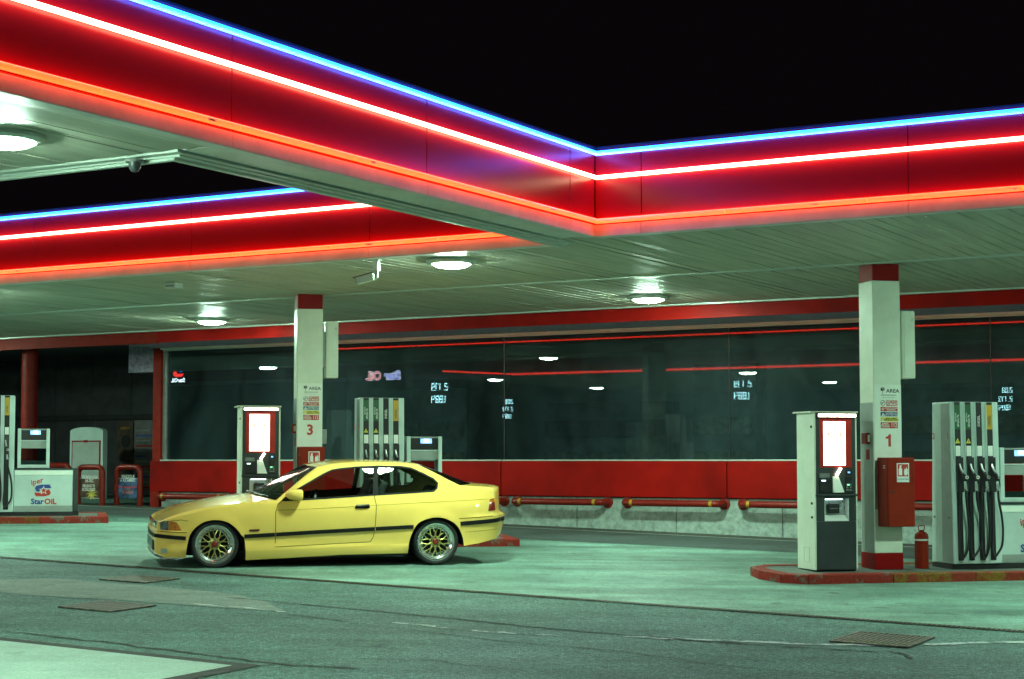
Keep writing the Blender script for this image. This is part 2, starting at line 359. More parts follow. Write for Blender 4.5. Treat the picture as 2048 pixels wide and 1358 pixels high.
pt = smoothpoly([(-15.5, 13.3), (-14.39, 13.62), (-14.08, 14.05), (-12.65, 14.09), (-11.35, 13.92), (-10.7, 13.60), (-10.1, 13.1), (-10.24, 13.0), (-11.59, 12.92), (-12.77, 12.74), (-13.45, 12.72), (-15.5, 12.6)], 4, 0.035)
ground_sheet('asphalt_patch', pt, 0.0042, patch_m, parent=ground)
ribbon('crack', jag([(-11.29, 13.68), (-9.68, 13.59), (-8.61, 13.52), (-7.36, 13.37), (-5.93, 13.37), (-5.49, 13.41), (-4.43, 13.60)], 12, 0.022), 0.035, 0.006, crack_m)
ribbon('crack', jag([(-4.43, 13.66), (-4.25, 13.6), (-4.1, 13.33)], 6, 0.02), 0.03, 0.006, crack_m)
ribbon('crack', jag([(-11.18, 10.58), (-9.71, 10.53), (-8.85, 10.44), (-8.02, 10.37), (-7.4, 10.55)], 10, 0.03), 0.03, 0.006, crack_m)
ribbon('crack', jag([(-9.9, 12.9), (-9.07, 12.75), (-7.32, 12.42), (-6.16, 12.43), (-5.11, 12.18), (-3.8, 12.2)], 9, 0.03), 0.016, 0.006, crack_m)
ribbon('crack', jag([(-8.1, 10.2), (-7.9, 10.8), (-7.2, 11.2), (-6.5, 11.1)], 7, 0.04), 0.012, 0.006, crack_m)
for (a, b) in (((-7.3, 13.37), (-7.45, 13.1)), ((-6.2, 13.36), (-6.15, 13.15)), ((-5.7, 13.4), (-5.6, 13.2)), ((-8.9, 13.53), (-9.0, 13.35)), ((-10.2, 13.6), (-10.4, 13.45))):
    ribbon('crack', jag([a, b], 4, 0.025), 0.016, 0.0065, crack_m)
ribbon('painted_line', jag([(-6.6, 13.27), (-5.97, 13.46), (-4.93, 13.78), (-4.62, 14.0)], 8, 0.012), 0.11, 0.005, paint_m, wv=0.2)
ribbon('painted_line', jag([(-4.28, 14.22), (-3.93, 14.62), (-3.5, 14.95), (-3.0, 15.2)], 8, 0.012), 0.11, 0.005, paint_m, wv=0.2)
ribbon('painted_line', jag([(-8.75, 12.95), (-8.1, 12.9), (-7.68, 12.87), (-7.07, 13.0)], 8, 0.03), 0.05, 0.005, paint_m, wv=0.7)
ribbon('painted_line', jag([(-11.2, 13.05), (-10.6, 13.08), (-10.0, 13.02)], 8, 0.02), 0.05, 0.005, paint_m, wv=0.6)
# channel drain along the canopy edge
dr = empty('channel_drain', uvw(-8, 15.6, guv(-8, 15.6)), AU, 'narrow iron grated channel drain crossing the forecourt below the canopy edge', 'drain')
def dz_(u, v): return guv(u, v) - guv(-8, 15.6)
m = MB()
for (v0, v1) in ((-0.085, -0.067), (0.057, 0.075)):
    m.add([(-36, v0, dz_(-44, 15.6)+.008), (24, v0, dz_(16, 15.6)+.008), (24, v1, dz_(16, 15.6)+.008), (-36, v1, dz_(-44, 15.6)+.008)], [(0, 1, 2, 3)])
m.build('frame', grate_m, dr)
MB().add([(-36, -.067, dz_(-44, 15.6)+.0062), (24, -.067, dz_(16, 15.6)+.0062), (24, .057, dz_(16, 15.6)+.0062), (-36, .057, dz_(-44, 15.6)+.0062)], [(0, 1, 2, 3)]).build('channel', pit_m, dr)
m = MB()
for k in range(420):
    u = -16 + k*0.045; z = dz_(u - 8 + 8, 15.6) if False else (guv(u, 15.6) - guv(-8, 15.6)) + 0.0095
    m.box(u+8, u+8+0.016, -0.066, 0.056, z-0.002, z)
tag(m.build('grating', grate_m, dr), kind='stuff')
# iron gully grates
def gully(u0, u1, v0, v1, label, paint=False):
    uc, vc = (u0+u1)/2, (v0+v1)/2; p = uvw(uc, vc); rx = 0.03*math.cos(AU)
    r = empty('drain_grate', (p.x, p.y, gz(p.x, p.y)+0.004), 0, label, 'grate', 'iron grates in the asphalt')
    nrm = Vector((0.01, -0.03, 1)).normalized(); xa = Vector((math.cos(AU), math.sin(AU), 0)); xa = (xa - nrm*xa.dot(nrm)).normalized(); ya = nrm.cross(xa)
    r.rotation_euler = Matrix((xa, ya, nrm)).transposed().to_euler()
    a, b = (u1-u0)/2, (v1-v0)/2
    MB().box(-a, a, -b, b, 0, .002).build('pit', pit_m, r)
    MB().box(-a, a, -b, -b+.03, .002, .012).box(-a, a, b-.03, b, .002, .012).box(-a, -a+.03, -b+.03, b-.03, .002, .012).box(a-.03, a, -b+.03, b-.03, .002, .012).build('frame', grate_m, r)
    k = 13; st = (2*a-.06)/k
    bar = None
    for i in range(k):
        x = -a+.03+st*(i+.5)
        if bar is None: bar = MB().box(-st*.33, st*.33, -b+.03, b-.03, .002, .010).build('bar', grate_m, r, (x, 0, 0))
        else: inst(bar, r, (x, 0, 0))
        if paint and i > 1: MB().box(-st*.32, st*.32, -b+.03, -b+.15, .010, .0112).build('paint_mark', paint_y, r, (x, 0, 0))
    MB().box(-a+.03, a-.03, -.012, .012, .002, .0085).build('cross_bar', grate_m, r)
gully(-5.0, -4.32, 13.94, 14.70, 'iron grate with yellow paint along its near edge, lower right of the forecourt', True)
gully(-12.0, -11.32, 12.08, 12.70, 'rusty iron grate nearest the pale concrete slab at lower left')
gully(-13.52, -12.85, 14.23, 14.80, 'iron grate by the mortar patch in front of the car nose')

# ================================================================== pump islands
def island(outline, label, mat_fn, h=0.11):
    c0, n0 = outline[0]; base = cnw(c0, n0, gcn(c0, n0))
    r = empty('pump_island', base, AC, label, 'island', 'kerbed pump islands')
    cx = sum(p[0] for p in outline)/len(outline); nn = sum(p[1] for p in outline)/len(outline)
    n = len(outline)
    def inset(i, d):
        p = Vector(outline[i]); a = (Vector(outline[i])-Vector(outline[i-1])).normalized(); b = (Vector(outline[(i+1) % n])-Vector(outline[i])).normalized()
        na = Vector((-a.y, a.x)); nb = Vector((-b.y, b.x)); m_ = (na+nb).normalized(); return p + m_*(d/max(.3, m_.dot(na)))
    ins = [inset(i, .16) for i in range(n)]
    def P(p, dz): return (p[0]-c0, p[1]-n0, gcn(*p)-gcn(c0, n0)+dz)
    for i in range(n):
        A0, A1, B0, B1 = Vector(outline[i]), Vector(outline[(i+1) % n]), ins[i], ins[(i+1) % n]
        L = (A1-A0).length; k = max(1, round(L/1.0)); 
        for j in range(k):
            t0, t1 = j/k, (j+1)/k; g = .004/L
            if j: t0 += g
            q = [A0.lerp(A1, t0), A0.lerp(A1, t1), B0.lerp(B1, t1), B0.lerp(B1, t0)]
            dh = random.uniform(-.004, .004)
            mm = MB().add([P(x, -.06) for x in q] + [P(x, h+dh) for x in q], [(0, 3, 2, 1), (4, 5, 6, 7), (0, 1, 5, 4), (1, 2, 6, 5), (2, 3, 7, 6), (3, 0, 4, 7)])
            mm.build('kerb_stone', mat_fn((q[0].x+q[1].x)/2), r, bevel=.012)
    MB().add([P(x, h-.006) for x in ins], [tuple(range(n))]).build('island_top', isl_top, r)
    return r
island([(8.22, 17.85), (12.4, 17.85), (12.4, 19.15), (8.22, 19.15), (7.98, 18.95), (7.90, 18.5), (7.97, 18.05)], 'red kerbed pump island at right under pump column number 1', lambda c: kerb_r if c < 9.62 else kerb_y)
island([(2.1, 23.45), (6.40, 23.45), (6.40, 24.75), (2.1, 24.75), (1.8, 24.5), (1.75, 24.1), (1.8, 23.7)], 'red kerbed pump island behind the yellow car', lambda c: kerb_r)
island([(-3.4, 28.95), (0.93, 28.95), (0.93, 30.25), (-3.4, 30.25)], 'red and yellow kerbed pump island at far left', lambda c: kerb_r if c > .2 else kerb_y)

# ================================================================== canopy
ZCL = 4.257; ZF = 5.15
UC, VF, UO, VO, VB = -8.11, 15.70, -8.74, 9.91, 23.30; VS = 16.06
can = empty('canopy', uvw(UC, VF, ZCL), AU, 'red forecourt canopy edged with blue, white and orange neon over slatted pale ceilings', 'canopy')
off = (-UC, -VF, -ZCL)
def cbox(name, mat, u0, u1, v0, v1, z0, z1, bevel=0.0): return MB().box(u0, u1, v0, v1, z0, z1).build(name, mat, can, off, bevel=bevel)
def slats(u0, u1, v0, v1, w=0.16):
    m = MB(); u = u0
    while u < u1 - .02:
        a = random.uniform(-.0035, .0035); b = random.uniform(-.004, .004); e = min(u+w-.011, u1)
        m.add([(u, v0, ZCL+a+b), (e, v0, ZCL-a+b), (e, v1, ZCL-a-b), (u, v1, ZCL+a-b), (u, v0, ZCL+.02), (e, v0, ZCL+.02), (e, v1, ZCL+.02), (u, v1, ZCL+.02)], [(0, 1, 2, 3), (0, 4, 5, 1), (1, 5, 6, 2), (2, 6, 7, 3), (3, 7, 4, 0)])
        u += w
    return tag(m.build('ceiling_slats', ceil_m, can, off), kind='stuff')
slats(UO, 8, VF+.05, 19.50); slats(-34, UO-.005, VS+.05, 19.50); slats(-34, 8, 19.60, VB-.04)
slats(-26, UO-.10, -4, VO-.14)
cbox('ceiling_joint_trim', trim_m, -34, 8, 19.49, 19.61, ZCL-.012, ZCL+.02)
cbox('back_edge_trim', trim_m, -44, 14, VB-.05, VB+.03, ZCL-.022, ZCL+.03)
cbox('roof_deck', roof_m, UO+.02, 14, VF+.13, VB+.03, ZCL+.03, ZCL+.85); cbox('roof_deck', roof_m, -44, UO, VS+.13, VB+.03, ZCL+.03, ZCL+.85)
cbox('roof_deck', roof_m, -44, UC-.13, -4, VO-.02, ZCL+.03, ZCL+.85)
# the beam beside the open bay: stepped soffit and trims
cbox('beam_core', roof_m, UO+.03, UC-.13, VO, VF+.10, ZCL+.03, ZF-.1)
cbox('beam_soffit', lip_m, UO+.20, UC-.02, VO-.1, VF+.04, ZCL+.002, ZCL+.03)
cbox('beam_soffit', lip_m, UC-.02-.6+.0, UC-.02-.6+.001, VO, VO+.001, ZCL+.02, ZCL+.03)
cbox('beam_trim', trim_m, UO+.13, UO+.185, VO-.045, VS-.01, ZCL-.018, ZCL+.03)
cbox('beam_trim', trim_m, UO+.06, UO+.125, VO-.035, VS-.01, ZCL-.03, ZCL+.03)
cbox('beam_trim', trim_m, UO, UO+.055, VO-.02, VS-.01, ZCL-.05, ZCL+.05, bevel=.006)
cbox('bay_trim', trim_m, -44, UO+.185, VO-.135, VO-.05, ZCL-.016, ZCL+.03)
cbox('bay_trim', trim_m, -44, UO+.125, VO-.045, VO-.022, ZCL-.028, ZCL+.03)
cbox('bay_trim', trim_m, -44, UO+.0, VO-.02, VO+.03, ZCL-.05, ZCL+.06, bevel=.006)
slats(UO-.10, UC-.02, -4, VO-.14)
cbox('bay_wall', red_dull, -44, UO, VO-.02, VO, ZCL+.062, ZF)
cbox('bay_wall', red_dull, UO, UO+.02, VO, VS+.1, ZCL+.055, ZF)
def tubemesh(name, L, r, mat):
    m = MB().tube([(0, 0, 0), (L, 0, 0)], r, 8); me = m.mesh(name); me.shade_smooth(); me.set_sharp_from_angle(angle=R(50)); me.materials.append(mat); return me
TL = 1.45
TM = {'b': tubemesh('neon_tube_blue', TL-.012, .024, neon_blue), 'w': tubemesh('neon_tube_white', TL-.006, .021, neon_white), 'o': tubemesh('neon_tube_orange', TL-.008, .027, neon_orange)}
TZ = {'o': 4.393, 'w': 4.848, 'b': 5.100}
clip_me = MB().box(-.016, .010, -.036, -.028, -.016, .004).add([(.010, -.036, -.016), (.03, -.036, .006), (.03, -.028, .006), (.010, -.028, -.016)], [(0, 1, 2, 3)]).mesh('tube_clip'); clip_me.materials.append(lip_m)
def fascia(su, sv, du, dv, nu, nv, L, pitch, first):
    """panels and tubes from (su, sv) along (du, dv); (nu, nv) points outwards"""
    rz = math.atan2(dv, du)
    def loc(s, o, z): return Vector((su+du*s+nu*o, sv+dv*s+nv*o, z)) + Vector(off)
    def piece(name, mat, s0, s1, o0, o1, z0, z1, bevel=0.0):
        a = loc(s0, o0, z0); b = loc(s1, o1, z1)
        return MB().box(min(a.x, b.x), max(a.x, b.x), min(a.y, b.y), max(a.y, b.y), min(a.z, b.z), max(a.z, b.z)).build(name, mat, can, bevel=bevel)
    cuts = [0.0]; s = first
    while s < L: cuts.append(s); s += pitch
    cuts.append(L)
    for a, b in zip(cuts[:-1], cuts[1:]):
        g = .004
        piece('fascia_panel', red_fascia, a+g, b-g, -.12, -.004*random.random(), ZCL+.135, ZF, .004)
        piece('lip_panel', lip_m, a+g*.5, b-g*.5, -.12, .012, ZCL-.018, ZCL+.102, .006)
    piece('fascia_back', black_m, 0, L, -.13, -.06, ZCL+.0, ZF-.02)
    piece('tube_ledge', red_fascia, 0, L, -.10, .006, ZCL+.104, ZCL+.114)
    piece('top_cap', dark_grey, 0, L, -.14, .022, ZF, ZF+.02)
    for k in 'bwo':
        s = .03
        while s < L:
            o = bpy.data.objects.new('neon_tube', TM[k]); COL.objects.link(o); o.parent = can; o.location = loc(s, .052 if k == 'o' else .040, TZ[k]); o.rotation_euler = (0, 0, rz)
            s += TL
    for j in range(int(L/1.7)):
        s = 0.9+1.7*j+random.uniform(-.4, .4)
        if random.random() < .6 and s < L:
            o = bpy.data.objects.new('tube_clip', clip_me); COL.objects.link(o); o.parent = can; o.location = loc(s, .052, TZ['o']); o.rotation_euler = (0, 0, math.atan2(nv, nu)+math.pi/2); o.scale = (random.uniform(.8, 3), 1, random.uniform(.7, 1.1))
fascia(UC, VF, 1, 0, 0, -1, 21.0, 2.77, .53)
fascia(UC, VF, 0, -1, 1, 0, 19.7, 2.65, .54)
fascia(UO, VS, -1, 0, 0, -1, 26.0, 2.64, 2.45)
# reversed-side lights that the shop glass mirrors
bay_t = MB().tube([(-9.0, VO+.06, ZCL+.005), (-23.2, VO+.06, ZCL+.005)], .022, 8).build('red_neon_tube', neon_red, can, off)
MB().tube([(-23.2, VO+.06, ZCL+.005), (-24.0, VO+2.4, ZCL+.005)], .022, 8).build('red_neon_tube', neon_red, can, off)
MB().tube([(-20.25, VB+.14, 4.062), (10, VB+.14, 4.062)], .012, 8).build('red_neon_tube', neon_red, can, off)

# ---- canopy lamps
def lamp_proto():
    r = empty('ceiling_lamp')
    MB().lathe([(.29, .0), (.29, -.03), (.26, -.045), (.225, -.05), (.225, -.03), (.0001, -.03)], 20).build('housing', trim_m, r, smooth=True)
    MB().lathe([(.222, -.045), (.17, -.075), (.09, -.09), (.0001, -.094)], 14).build('lens', lamp_lens, r, smooth=True)
    return r
lp = lamp_proto()
spots = [(-10.55, 16.80, 'lit round ceiling lamp nearest the inner corner of the canopy neon'),
         (-18.38, 21.88, 'lit round ceiling lamp above the payment kiosk behind the car'),
         (-10.48, 21.92, 'lit round ceiling lamp over the red shop fascia, right of the car'),
         (-9.23, 8.70, 'lit ceiling lamp cut by the left edge under the near canopy arm'),
         (-18.38, 16.80, 'canopy ceiling lamp just beyond the left edge'), (-26.2, 16.8, 'far left canopy ceiling lamp mirrored in the shop window'),
         (-26.2, 21.9, 'far left canopy ceiling lamp near the shop'), (-2.65, 16.8, 'right-hand canopy ceiling lamp near the neon edge'),
         (-2.65, 21.9, 'right-hand canopy ceiling lamp near the shop'), (5.2, 19.0, 'rightmost canopy ceiling lamp'),
         (-17.0, 8.6, 'second lamp of the near canopy arm, mirrored in the glass'), (-24.6, 8.6, 'third lamp of the near canopy arm, mirrored in the glass'),
         (-9.3, 2.4, 'lamp of the near canopy arm closest to the photographer'), (-17.0, 2.4, 'second lamp of the arm row behind the photographer'), (-24.6, 2.4, 'third lamp of the arm row behind the photographer')]
for i, (u, v, lab) in enumerate(spots):
    o = lp if i == 0 else clone(lp)
    o.location = uvw(u, v, ZCL-.004); o.rotation_euler = (0, 0, AU); tag(o, lab, 'lamp', 'round canopy lamps')

# ================================================================== shop building
VW = 25.03
shop = empty('shop_building', uvw(-22.45, VW, guv(-22.45, VW)), AU, 'dark glazed petrol station shop with red panels under red eaves', 'building')
so = (22.45, -VW, -guv(-22.45, VW))
def sbox(name, mat, u0, u1, v0, v1, z0, z1, bevel=0.0): return MB().box(u0, u1, v0, v1, z0, z1).build(name, mat, shop, so, bevel=bevel)
cuts = [-22.20, -18.76, -14.67, -10.58, -6.49, -2.40, 1.69, 5.78, 9.87]
for a, b in zip(cuts[:-1], cuts[1:]):
    sbox('red_panel', red_panel, a+.006 if a > -22 else -22.42, b-.006, VW-.10, VW+.02, 1.352, 1.925, .006)
    sbox('sill', trim_m, a+.003, b-.003, VW-.075, VW+.10, 1.930, 1.952, .004)
    MB().box(a+.008, b-.008, VW+.02, VW+.032, 1.956, 4.02).build('window_pane', glass_shop, shop, so)
    sbox('window_joint', black_p, a-.008, a+.008, VW+.018, VW+.045, 1.953, 4.02)
sbox('window_head', trim_m, -22.2, 9.87, VW-.02, VW+.06, 4.021, 4.075)
sbox('window_jamb', mid_grey, -22.2, -22.10, VW-.01, VW+.10, 1.953, 4.02)
sbox('panel_back', black_m, -22.2, 9.87, VW-.02, VW+.12, 1.30, 1.93)
u = -22.18
for k in range(19):
    e = u+1.785
    sbox('plinth_block', plinth_m, u+.005, e-.005, VW-.05+random.uniform(0, .004), VW+.15, .2, 1.335, .008); u = e
sbox('eave_band', red_panel, -20.86, 12, VB+.05, VB+.10, 4.040, ZCL-.024)
sbox('eave_band', red_dull, -44, -20.87, VB+.05, VB+.10, 4.030, ZCL-.024)
sbox('eave_soffit', soffit_m, -22.2, 12, VB+.10, VW+.05, 4.077, 4.10)
sbox('eave_edge', lip_m, -22.2, 12, VW-.10, VW-.02, 4.045, 4.076)
sbox('corner_post', red_dull, -22.42, -22.205, VW-.09, VW+.10, .6, 1.350)
sbox('corner_post', red_dull, -22.40, -22.21, VW-.06, VW+.10, 1.926, 4.076)
sbox('roof', roof_m, -44, 12, VB+.06, 33, ZCL+.01, ZCL+.30)
# interior seen dimly through the glass
sbox('shop_floor', interior_m, -22.2, 9.8, VW+.15, 31, .95, 1.05)
sbox('shop_back_wall', interior_m, -22.2, 9.8, 31, 31.2, .9, ZCL)
sbox('shop_side_wall', clad_m, -22.40, -22.21, VW+.11, 31, .6, ZCL)
sbox('shop_side_wall', interior_m, 9.85, 10, VW+.1, 31, .6, ZCL)
sbox('shop_ceiling', black_m, -22.2, 9.8, VW+.06, 31, 4.101, 4.15)
random.seed(11)
for (u0, w, h, v) in ((-19.8, 2.2, 2.3, 28.6), (-16.2, 2.6, 2.0, 29.3), (-12.6, 1.2, 2.6, 28.2), (-9.0, 2.6, 2.2, 29.0), (-5.2, 1.6, 2.4, 28.4)):
    sbox('shelving', shelf_m, u0, u0+w, v, v+.5, 1.05, 1.05+h)
    for k in range(3): sbox('shelf_goods', pmat('goods_%.1f_%d' % (u0, k), (random.uniform(.03, .2),)*2 + (random.uniform(.03, .15),), .6, var=.5, scale=9), u0+.05, u0+w-.05, v-.18, v-.002, 1.2+.6*k, 1.5+.6*k)
# recess left of the shop
for k in range(14):
    sbox('cladding_panel', clad_m, -38.0+k*1.115, -38.0+k*1.115+1.10, 28.0+random.uniform(0, .01), 28.05, .7, 4.2)
sbox('cladding_rail', black_m, -38, -22.42, 27.93, 27.995, 2.82, 2.93)
sbox('recess_ceiling', clad_m, -44, -22.42, VB+.10, 28.05, 4.20, 4.23)
sbox('recess_floor', asphalt2, -44, -22.43, VW-.1, 28, .3, 1.02)
sbox('pale_soffit_panel', soffit_m, -23.5, -22.42, VW+.45, VW+.75, 3.66, 4.199)
# ---- eave column
rc = empty('round_column', uvw(-24.66, 24.0, guv(-24.66, 24.0)), AU, 'tall round red column under the dark red eave at far left', 'column')
MB().lathe([(.155, 0), (.155, 3.1), (.19, 3.1), (.19, 3.16)], 20).build('shaft', red_dark, rc, smooth=True)
MB().lathe([(.24, 0), (.24, .02), (.16, .03)], 20).build('base_plate', red_dull, rc, smooth=True)
# ---- guard rails on the plinth
def guard_rail(u0, u1, label):
    z = 1.262; r = empty('guard_rail', uvw(u0, VW-.05, z), AU, label, 'rail', 'red pipe guard rails along the shop plinth')
    L = u1-u0; d = -.20
    arc = [(0.10, 0, 0), (.10, d*.45, 0), (.115, d*.75, 0), (.15, d*.95, 0), (.21, d, 0)]
    pts = arc + [(L-x, y, z_) for x, y, z_ in reversed(arc)]
    MB().tube(pts, .052, 12).build('pipe', red_gloss, r, smooth=True)
    for x in (.10, L-.10): MB().lathe([(.095, -.003), (.095, -.022), (.06, -.03)], 16, 'y', (x, 0, 0)).build('flange', red_gloss, r, smooth=True)
    for x in (.235, L-.27): MB().lathe([(.0535, x), (.0535, x+.05)], 14, 'x', (0, d, 0)).build('yellow_band', yel_band, r, smooth=True)
guard_rail(-22.22, -20.35, 'red pipe guard rail at the left end of the plinth, behind the car nose')
guard_rail(-16.30, -14.52, 'red pipe guard rail ending behind the car tail lamp')
guard_rail(-18.25, -16.45, 'red pipe guard rail behind the middle of the car')
guard_rail(-20.20, -18.40, 'red pipe guard rail behind the car bonnet')
guard_rail(-14.47, -12.58, 'red pipe guard rail just right of the car tail')
guard_rail(-12.42, -10.54, 'red pipe guard rail in the middle of the open plinth')
guard_rail(-10.42, -8.52, 'red pipe guard rail running behind the right payment kiosk')
guard_rail(-8.38, -6.50, 'red pipe guard rail behind the right pump')
guard_rail(-6.3, -4.4, 'red pipe guard rail beyond the right pump')
# ================================================================== columns with their stickers
def ext_sign(parent, x, z, y, w=.155, h=.165, caption=True):
    hh = h*1.33 if caption else h
    pl = plate('sign_plate', txt_wht, parent, x-w/2, x+w/2, z-(hh-h), z+h, y, .004)
    plate('sign_field', txt_red, pl, x-w/2+.012, x+w/2-.012, z+.012, z+h-.012, y-.0041, .001)
    yy = y-.0053
    MB().lathe([(.0001, 0), (.022, 0), (.022, .07), (.012, .085), (.008, .1), (.0001, .1)], 10, 'z', (0, 0, 0)).build('pictogram', txt_wht, pl, (x-.033, yy, z+.025)).scale = (1, .05, 1)
    MB().prism([(0, 0), (.02, .0), (.028, .015), (.018, .02), (-.004, .012)], 0, .001).build('pictogram', txt_wht, pl, (x-.043, yy, z+.122))
    MB().prism([(-.018, 0), (.016, 0), (.03, .03), (.022, .045), (.03, .08), (.014, .065), (.010, .1), (-.006, .06), (-.012, .085), (-.024, .04)], 0, .001).build('pictogram', txt_wht, pl, (x+.035, yy, z+.024))
    if caption: text('caption', 'ESTINTORE', .028, txt_teal, pl, (x, y-.005, z-(hh-h)/2+.004))
def column(c0, n0, zb, number, label):
    w = .355; H = ZCL-zb
    r = empty('canopy_column', cnw(c0, n0, zb), AC, label, 'column', 'square canopy columns')
    MB().box(0, w, 0, w, .192, H-.205).build('shaft', white_paint, r, bevel=.008)
    MB().box(-.004, w+.004, -.004, w+.004, 0, .19).build('base_band', red_cap, r, bevel=.006)
    MB().box(.004, w-.004, .004, w-.004, H-.203, H-.001).build('top_band', red_cap, r, bevel=.006)
    MB().box(.004, w-.004, -.004, -.0005, .70, 1.28).build('casing_seam', mid_grey, r)
    MB().box(-.003, -.0005, .02, w-.02, .20, 1.95).build('side_cover', pump_d, r)
    MB().box(-.006, .0, -.006, .008, .2, H-.21).build('edge_strip', lip_m, r)
    sh = plate('info_sheet', white_sheet, r, .006, w-.002, 1.27, 2.16, -.001, .004)
    y = -.0055
    x0, x1 = .085, .300; xm = (x0+x1)/2
    # header: emblem, AREA and the small line below
    MB().lathe([(.0001, 0), (.028, .0), (.030, .001)], 12, 'y').build('emblem', mid_grey, sh, (x0+.03, y, 2.105)).scale = (1, 1, .8)
    MB().lathe([(.0001, 0), (.013, .0), (.014, .001)], 10, 'y').build('emblem', txt_blk, sh, (x0+.018, y-.0012, 2.100))
    MB().prism([(-.004, -.03), (.006, -.03), (.003, 0), (-.003, 0)], 0, .001).build('emblem', mid_grey, sh, (x0+.03, y, 2.085))
    text('print', 'AREA', .060, txt_blk, sh, (x1-.055, y, 2.085), bold=.02, sx=1.15)
    text('print', 'VIDEOSORVEGLIATA', .021, txt_blk, sh, (xm, y, 2.035), bold=.01)
    text('print', 'impianto di videosorveglianza', .014, mid_grey, sh, (xm, y, 2.008))
    # VIETATO FUMARE
    MB().lathe([(.026, 0), (.032, 0), (.032, .001), (.026, .001)], 18, 'y', close=True).build('no_smoking_ring', txt_blk, sh, (x0+.032, y, 1.945))
    MB().prism([(-.022, -.014), (-.018, -.019), (.022, .014), (.018, .019)], 0, .001).build('no_smoking_bar', txt_blk, sh, (x0+.032, y, 1.945))
    MB().box(-.02, .012, 0, .001, -.003, .003).build('no_smoking_bar', txt_blk, sh, (x0+.03, y, 1.945))
    p = plate('notice', txt_red, sh, x0+.075, x1+.004, 1.910, 1.978, y, .001); text('print', 'VIETATO\nFUMARE', .037, txt_wht, p, (x0+.148, y-.002, 1.944), bold=.02, sx=.95)
    p = plate('notice', txt_red, sh, x0, x1+.004, 1.848, 1.898, y, .001); text('print', 'VIETATO USO DEL\nTELEFONINO', .023, txt_wht, p, (x0+.135, y-.002, 1.873), bold=.01, sx=.85)
    MB().lathe([(.0001, 0), (.016, .0), (.016, .001)], 12, 'y').build('pictogram', txt_wht, p, (x0+.030, y-.002, 1.873))
    MB().box(-.005, .005, -.001, 0, -.011, .011).build('pictogram', txt_red, p, (x0+.030, y-.003, 1.873))
    p = plate('notice', txt_teal if number == '3' else txt_blue, sh, x0, x1+.004, 1.788, 1.838, y, .001); text('print', 'SPEGNERE LUCI\nRADIO E MOTORE', .023, txt_wht, p, (x0+.135, y-.002, 1.813), bold=.01, sx=.9)
    MB().prism([(-.024, 0), (.024, 0), (0, .040)], 0, .001).build('pictogram', txt_wht, p, (x0+.032, y-.002, 1.793))
    MB().box(-.002, .002, -.001, 0, .008, .026).build('pictogram', txt_blue, p, (x0+.032, y-.003, 1.793))
    p = plate('notice', txt_yel, sh, x0, x1+.004, 1.728, 1.778, y, .001); text('print', 'VIDEO CAMERA\nCONTROLLO ATTIVO', .022, txt_blk, p, (x0+.135, y-.002, 1.753), bold=.01, sx=.88)
    MB().prism([(-.02, 0), (.02, 0), (0, .034)], 0, .001).build('pictogram', txt_wht, p, (x0+.030, y-.002, 1.734))
    p = plate('notice', txt_red, sh, x0, x1+.004, 1.648, 1.718, y, .001); text('print', 'NUMERO\nEMERGENZA\nCARABINIERI', .023, txt_wht, p, (x0+.058, y-.002, 1.683), bold=.01, sx=.85)
    text('print', '112', .072, txt_wht, p, (x1-.045, y-.002, 1.683), bold=.015, sx=.75)
    if number == '1':
        MB().prism([(-.012, -.072), (.022, -.072), (.022, .072), (-.004, .072), (-.014, .052), (-.045, .040), (-.045, .018), (-.012, .024)], -.001, 0).build('column_number', txt_red, sh, (xm, y, 1.505))
    else: text('column_number', number, .20, txt_red, sh, (xm-.01, y, 1.505), bold=.03)
    return r
def hanging_box(c0, n0, zb, label):
    r = empty('junction_box', cnw(c0, n0, zb), AC, label, 'box', 'white boxes on the canopy columns')
    MB().box(.0, .175, .0, .22, 0, .80).build('casing', white_paint, r, bevel=.01)
    MB().box(.03, .17, -.006, -.0005, .03, .77).build('cover', white_paint, r, bevel=.003)
    MB().box(.12, .15, -.008, -.0065, .70, .705).box(.12, .15, -.008, -.0065, .68, .685).build('slots', mid_grey, r)
    MB().box(-.045, -.0, .05, .16, .15, .65).build('bracket', pump_d, r)
def ext_cabinet(c0, n0, zb, label):
    r = empty('extinguisher_cabinet', cnw(c0, n0, zb), AC, label, 'cabinet', 'red extinguisher cabinets on the columns')
    MB().box(0, .345, .012, .255, 0, .80).build('body', red_box, r, bevel=.006)
    d = MB().box(.006, .339, -.004, .010, .006, .794).build('door', red_box, r, bevel=.004)
    MB().lathe([(.0001, -.012), (.016, -.010), (.018, -.004)], 12, 'y', (.045, 0, .40)).build('lock', black_p, d)
    MB().box(-.003, -.0002, .06, .11, .70, .708).box(-.003, -.0002, .06, .11, .675, .683).build('vent_slot', lip_m, r)
    ext_sign(r, .19, .57, -.0045)
    return r
def call_point(c0, n0, z, label):
    r = empty('call_point', cnw(c0, n0, z), AC, label, 'alarm', 'red call points on the columns')
    MB().box(-.055, -.0005, -.05, .07, -.065, .065).build('casing', red_gloss, r, bevel=.006)
    MB().box(-.03, -.004, -.056, -.0505, -.04, .04).build('glass_front', lip_m, r)
    MB().box(-.004, -.0005, -.04, .05, -.25, -.13).build('sticker', red_dull, r)
zr = gcn(9.45, 18.4)+.104; zm = gcn(3.5, 23.9)+.104
column(9.30, 18.35, zr, '1', 'white square canopy column bearing number 1 with red base and top')
column(3.30, 23.85, zm, '3', 'white square canopy column bearing number 3 behind the car')
hanging_box(9.71, 18.42, zr+2.24, 'white upright box at upper right, on the column by the red canister')
hanging_box(3.71, 23.92, zm+2.24, 'white upright box above the car, on the right of the farther column')
ext_cabinet(9.335, 18.087, zr+.505, 'red fire extinguisher cabinet fixed to column 1')
